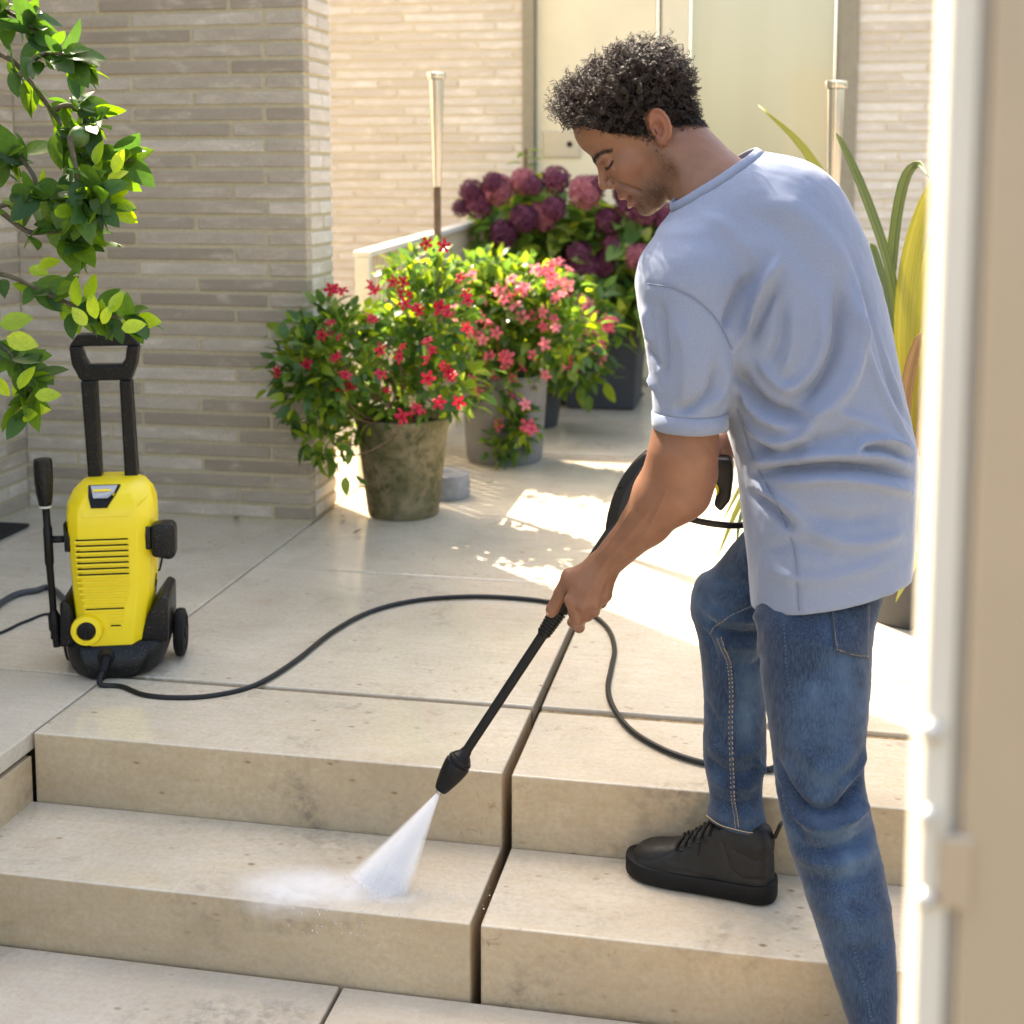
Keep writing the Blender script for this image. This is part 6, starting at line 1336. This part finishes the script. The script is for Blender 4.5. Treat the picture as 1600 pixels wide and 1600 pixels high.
# --- citrus tree reaching in from the left
YC = 2.42; trk = np.array([at(-330, 700, YC)[0], YC-.1, 0]); ct = empty('citrus_tree', tuple(trk)); tag(ct, 'citrus tree branches with glossy green leaves reaching in at upper left', 'tree')
MB().tube(spline([trk, trk+np.array([.02, .02, .6]), trk+np.array([0, .04, 1.1]), trk+np.array([.05, .05, 1.7])], 20), [.028-.0008*i for i in range(20)], 12).build('trunk', M_BARK, ct, smooth=True, world=True)
_cp = potted('pot', None, (trk[0], trk[1], 0), [(0, 0), (.13, 0), (.135, .006), (.18, .30), (.19, .31), (.19, .34), (.175, .34), (.17, .30), (0, .30)], M_MOSS, .31, .17); del _cp['category']; _cp.parent = ct; _cp.matrix_parent_inverse = pw(ct).inverted()
BR = [([(-300, 180), (-120, 70), (0, 85), (45, 125), (85, 180), (108, 212), (128, 245), (165, 258), (205, 250)], 34, 0), ([(30, 118), (60, 88), (95, 84), (120, 98)], 18, 0), ([(-300, 400), (-100, 340), (0, 322), (60, 305), (112, 312), (150, 312), (180, 320)], 34, 1), ([(0, 330), (45, 362), (95, 362), (140, 385)], 18, 0), ([(-300, 520), (-100, 430), (0, 428), (70, 458), (112, 476), (150, 496), (190, 494), (212, 500)], 30, 1), ([(-300, 640), (-80, 520), (0, 540), (30, 575), (50, 600), (35, 650)], 22, 1), ([(-200, 30), (-60, 10), (0, 15), (40, 35), (62, 60)], 20, 0), ([(108, 212), (118, 260), (128, 300), (120, 340)], 14, 0), ([(60, 305), (50, 270), (20, 240), (0, 260)], 12, 0), ([(85, 170), (110, 165), (135, 185), (150, 200)], 14, 0)]
rc_ = np.random.default_rng(33); citems, yitems = [], []
for (pl_, n_, yg) in BR:
    dY = rc_.normal()*.05; P3_ = [np.array(at(x, y, YC+dY+rc_.normal()*.012)) for x, y in pl_]; S_ = spline(P3_, 40); MB().tube(S_, [.0055*(1-.018*i)+.0008 for i in range(40)], 6).build('branch', M_BARK, ct, smooth=True, world=True)
    for k in range(int(n_*1.7)):
        t_ = .30+.70*rc_.random()**.8; i = min(38, int(t_*39)); p = S_[i]; T = S_[i+1]-S_[i]; T /= np.linalg.norm(T); d = T*.7+rc_.normal(size=3)*np.array([.8, .55, .8])+np.array([.1, 0, -.15]); citems.append((p+rc_.normal(size=3)*.008, frame(d, rc_.normal(size=3)*.5+np.array([0, -.6, .8]), rc_.normal()*.4), .062*(.6+.7*rc_.random())))
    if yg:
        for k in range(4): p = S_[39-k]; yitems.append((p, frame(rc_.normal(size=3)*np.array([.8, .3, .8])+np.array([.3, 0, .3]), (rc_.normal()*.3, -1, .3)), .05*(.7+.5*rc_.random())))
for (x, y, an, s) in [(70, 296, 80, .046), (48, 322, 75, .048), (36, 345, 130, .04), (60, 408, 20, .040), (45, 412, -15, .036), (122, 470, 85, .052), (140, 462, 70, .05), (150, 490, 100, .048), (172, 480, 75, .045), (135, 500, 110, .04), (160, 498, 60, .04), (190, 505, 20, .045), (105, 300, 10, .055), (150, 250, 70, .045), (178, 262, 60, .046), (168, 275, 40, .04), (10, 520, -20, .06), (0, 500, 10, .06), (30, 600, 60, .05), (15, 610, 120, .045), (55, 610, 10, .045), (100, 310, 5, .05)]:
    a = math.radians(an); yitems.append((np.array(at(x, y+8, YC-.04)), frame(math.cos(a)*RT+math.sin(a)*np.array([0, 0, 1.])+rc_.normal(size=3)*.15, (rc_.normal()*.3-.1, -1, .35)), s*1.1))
TL_C = [leaf_tpl(1, .56, .22, c_, 6) for c_ in (.05, .2, .35)]
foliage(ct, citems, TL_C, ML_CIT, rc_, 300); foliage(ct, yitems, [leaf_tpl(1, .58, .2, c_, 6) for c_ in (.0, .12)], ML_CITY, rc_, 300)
fr = MB(); fr.lathe([(.0, -.021), (.004, -.0205), (.012, -.017), (.018, -.008), (.0195, 0), (.018, .009), (.012, .017), (.004, .0205), (0, .021)], 20); fo = fr.build('fruit', simple('green_lime', (.055, .11, .02), .35, .5, noise=.2, nscale=40, bump=.3, bscale=500), ct, smooth=True, world=True); fo.matrix_basis = Matrix.Translation(Vector(at(124, 214, YC-.02)))

# ================================================================== fence, torches, stone base, sacks, fallen leaves
M_RAIL = simple('pale_metal_rail', (.62, .59, .53), .4, .5, noise=.05); M_SLAT = simple('beige_slat', (.50, .42, .30), .65, .3, noise=.12, nscale=12)
fA = np.array(at(568, 392, 4.78)); fB = np.array(at(768, 337, 7.30)); fence = empty('slat_fence', (fA[0], fA[1], 0)); tag(fence, 'low beige slat fence with pale top rail behind the flower pots', 'fence')
fd_ = fB-fA; FL = np.linalg.norm(fd_[:2]); fa = math.atan2(fd_[1], fd_[0]); fence.rotation_euler = (0, 0, fa); slope = fd_[2]/FL
sl_me = MB().box((-.021, -.011, .03), (.021, .011, .865)).me('slat', False, .002, 1); sl_me.materials.append(M_SLAT); ns = int(FL/.062)
for i in range(ns):
    o = bpy.data.objects.new('slat', sl_me); COL.objects.link(o); o.parent = fence; o.location = (.05+i*.062, 0, slope*(i*.062))
r_ = MB(); r_.add([(-.02, -.035, fA[2]-.022), (FL, -.035, fA[2]-.022+slope*FL), (FL, .035, fA[2]-.022+slope*FL), (-.02, .035, fA[2]-.022), (-.02, -.035, fA[2]), (FL, -.035, fA[2]+slope*FL), (FL, .035, fA[2]+slope*FL), (-.02, .035, fA[2])], [(3, 2, 1, 0), (4, 5, 6, 7), (0, 1, 5, 4), (1, 2, 6, 5), (2, 3, 7, 6), (3, 0, 4, 7)]); r_.build('top_rail', M_RAIL, fence, bevel=.003)
MB().box((-.018, -.028, 0), (.020, .028, fA[2]-.0225)).build('end_post', M_RAIL, fence, bevel=.003); MB().box((0, -.014, .06), (FL, -.0115, .10)).build('bottom_rail', M_RAIL, fence)
t = NT('torch_steel'); t.P(Base_Color=(.78, .76, .72), Metallic=1.0, Roughness=.12); M_CHROME = t.m; M_WOOD = simple('brown_pole', (.14, .085, .05), .6, .3, noise=.25, nscale=30)
def torch(px, ytop, ymid, Y, label, wt):
    b = np.array([at(px, ytop, Y)[0], Y, 0]); zt, zm = at(px, ytop, Y)[2], at(px, ymid, Y)[2]; k = Y/FPX
    o = empty('garden_torch', tuple(b)); tag(o, label, 'torch', 'garden torches')
    c = MB().lathe([(wt*.5*k*1.28, -.024), (wt*.5*k*1.30, -.02), (wt*.5*k*1.30, -.002), (wt*.5*k*1.15, 0), (wt*.5*k*.9, 0), (wt*.5*k*.9, -.012), (0, -.012)], 24).build('cap', M_CHROME, o); autosmooth(c, 40); c.location = (0, 0, zt)
    s_ = MB().lathe([(0, zm), (wt*.5*k*.55, zm), (wt*.5*k, zt-.026), (wt*.5*k*.8, zt-.024), (0, zt-.024)], 28).build('steel_cone', M_CHROME, o); autosmooth(s_, 40)
    MB().lathe([(0, .001), (wt*.5*k*.50, .001), (wt*.5*k*.50, zm+.002), (0, zm+.003)], 16).build('pole', M_WOOD, o, smooth=False); return b
tb = torch(682, 113, 292, 4.70, 'steel garden torch on a brown pole standing among the flower pots', 24); t2 = torch(1306, 126, 420, 4.25, 'steel garden torch behind the man, in front of the door', 27)
M_CONC = simple('grey_concrete', (.25, .245, .235), .9, .2, noise=.25, nscale=25, bump=.5, bscale=120)
def stone_base(b, r, lab): o = MB().lathe([(0, 0), (r*.98, 0), (r, .006), (r, .078), (r*.96, .086), (0, .086)], 32).build('torch_base', M_CONC, None); autosmooth(o, 40); o.location = (b[0], b[1], .001); tag(o, lab, 'torch base'); return o
stone_base(tb+np.array([.03, -.02, 0]), .088, 'round grey concrete torch foot beside the mossy pot')
def sack(px, py, Y, sx, sy, sz, seed, lab):
    c = np.array([at(px, py, Y)[0], Y, 0]); bm = bmesh.new(); bmesh.ops.create_icosphere(bm, subdivisions=4, radius=1.0); V = np.array([v.co[:] for v in bm.verts]); n = vnoise(V, .7, seed)*.30+vnoise(V, 1.6, seed+1)*.14; V = V*(1+n)[:, None]*np.array([sx, sy, sz]); V[:, 2] = np.maximum(V[:, 2]+sz*.6, .002)
    m = mesh('sack', V, [[v.index for v in f.verts] for f in bm.faces], True); bm.free(); o = link('sack', m, M_SACK); o.location = c; tag(o, lab, 'sack', 'grey cloth bundles'); return o
M_SACK = simple('grey_cloth', (.115, .118, .125), .9, .15, noise=.2, nscale=8, bump=.3, bscale=200)
sack(925, 635, 6.85, .17, .10, .085, 3, 'crumpled grey cloth bundle lying by the dark planter'); sack(965, 628, 6.95, .13, .08, .05, 8, 'flat end of grey cloth lying right of the bundle'); sack(880, 632, 6.75, .08, .08, .07, 12, 'small grey cloth lump left of the bundle')
ML_FALL = simple('fallen_petal', (.13, .02, .02), .7, .3); ML_FG = simple('fallen_green_leaf', (.10, .20, .03), .6, .3)
for (x, y, g, lab) in [(552, 834, 0, 'dark red fallen petal on the floor in front of the mossy pot'), (538, 808, 1, 'small green fallen leaf by the wall corner'), (366, 811, 0, 'tiny dark red petal at the foot of the brick wall'), (760, 755, 1, 'green fallen leaf on the sunny floor beside the concrete foot')]:
    p = np.array(atz(x, y, .003)); V, F = leaf_tpl(1, .5, .3, -.2); m = mesh_np('fallen_leaf', V*.035, F); o = link('fallen_leaf', m, ML_FG if g else ML_FALL); o.location = tuple(p+np.array([0, 0, .002])); o.rotation_euler = (.1, -.2, rng.random()*6); tag(o, lab, 'leaf')
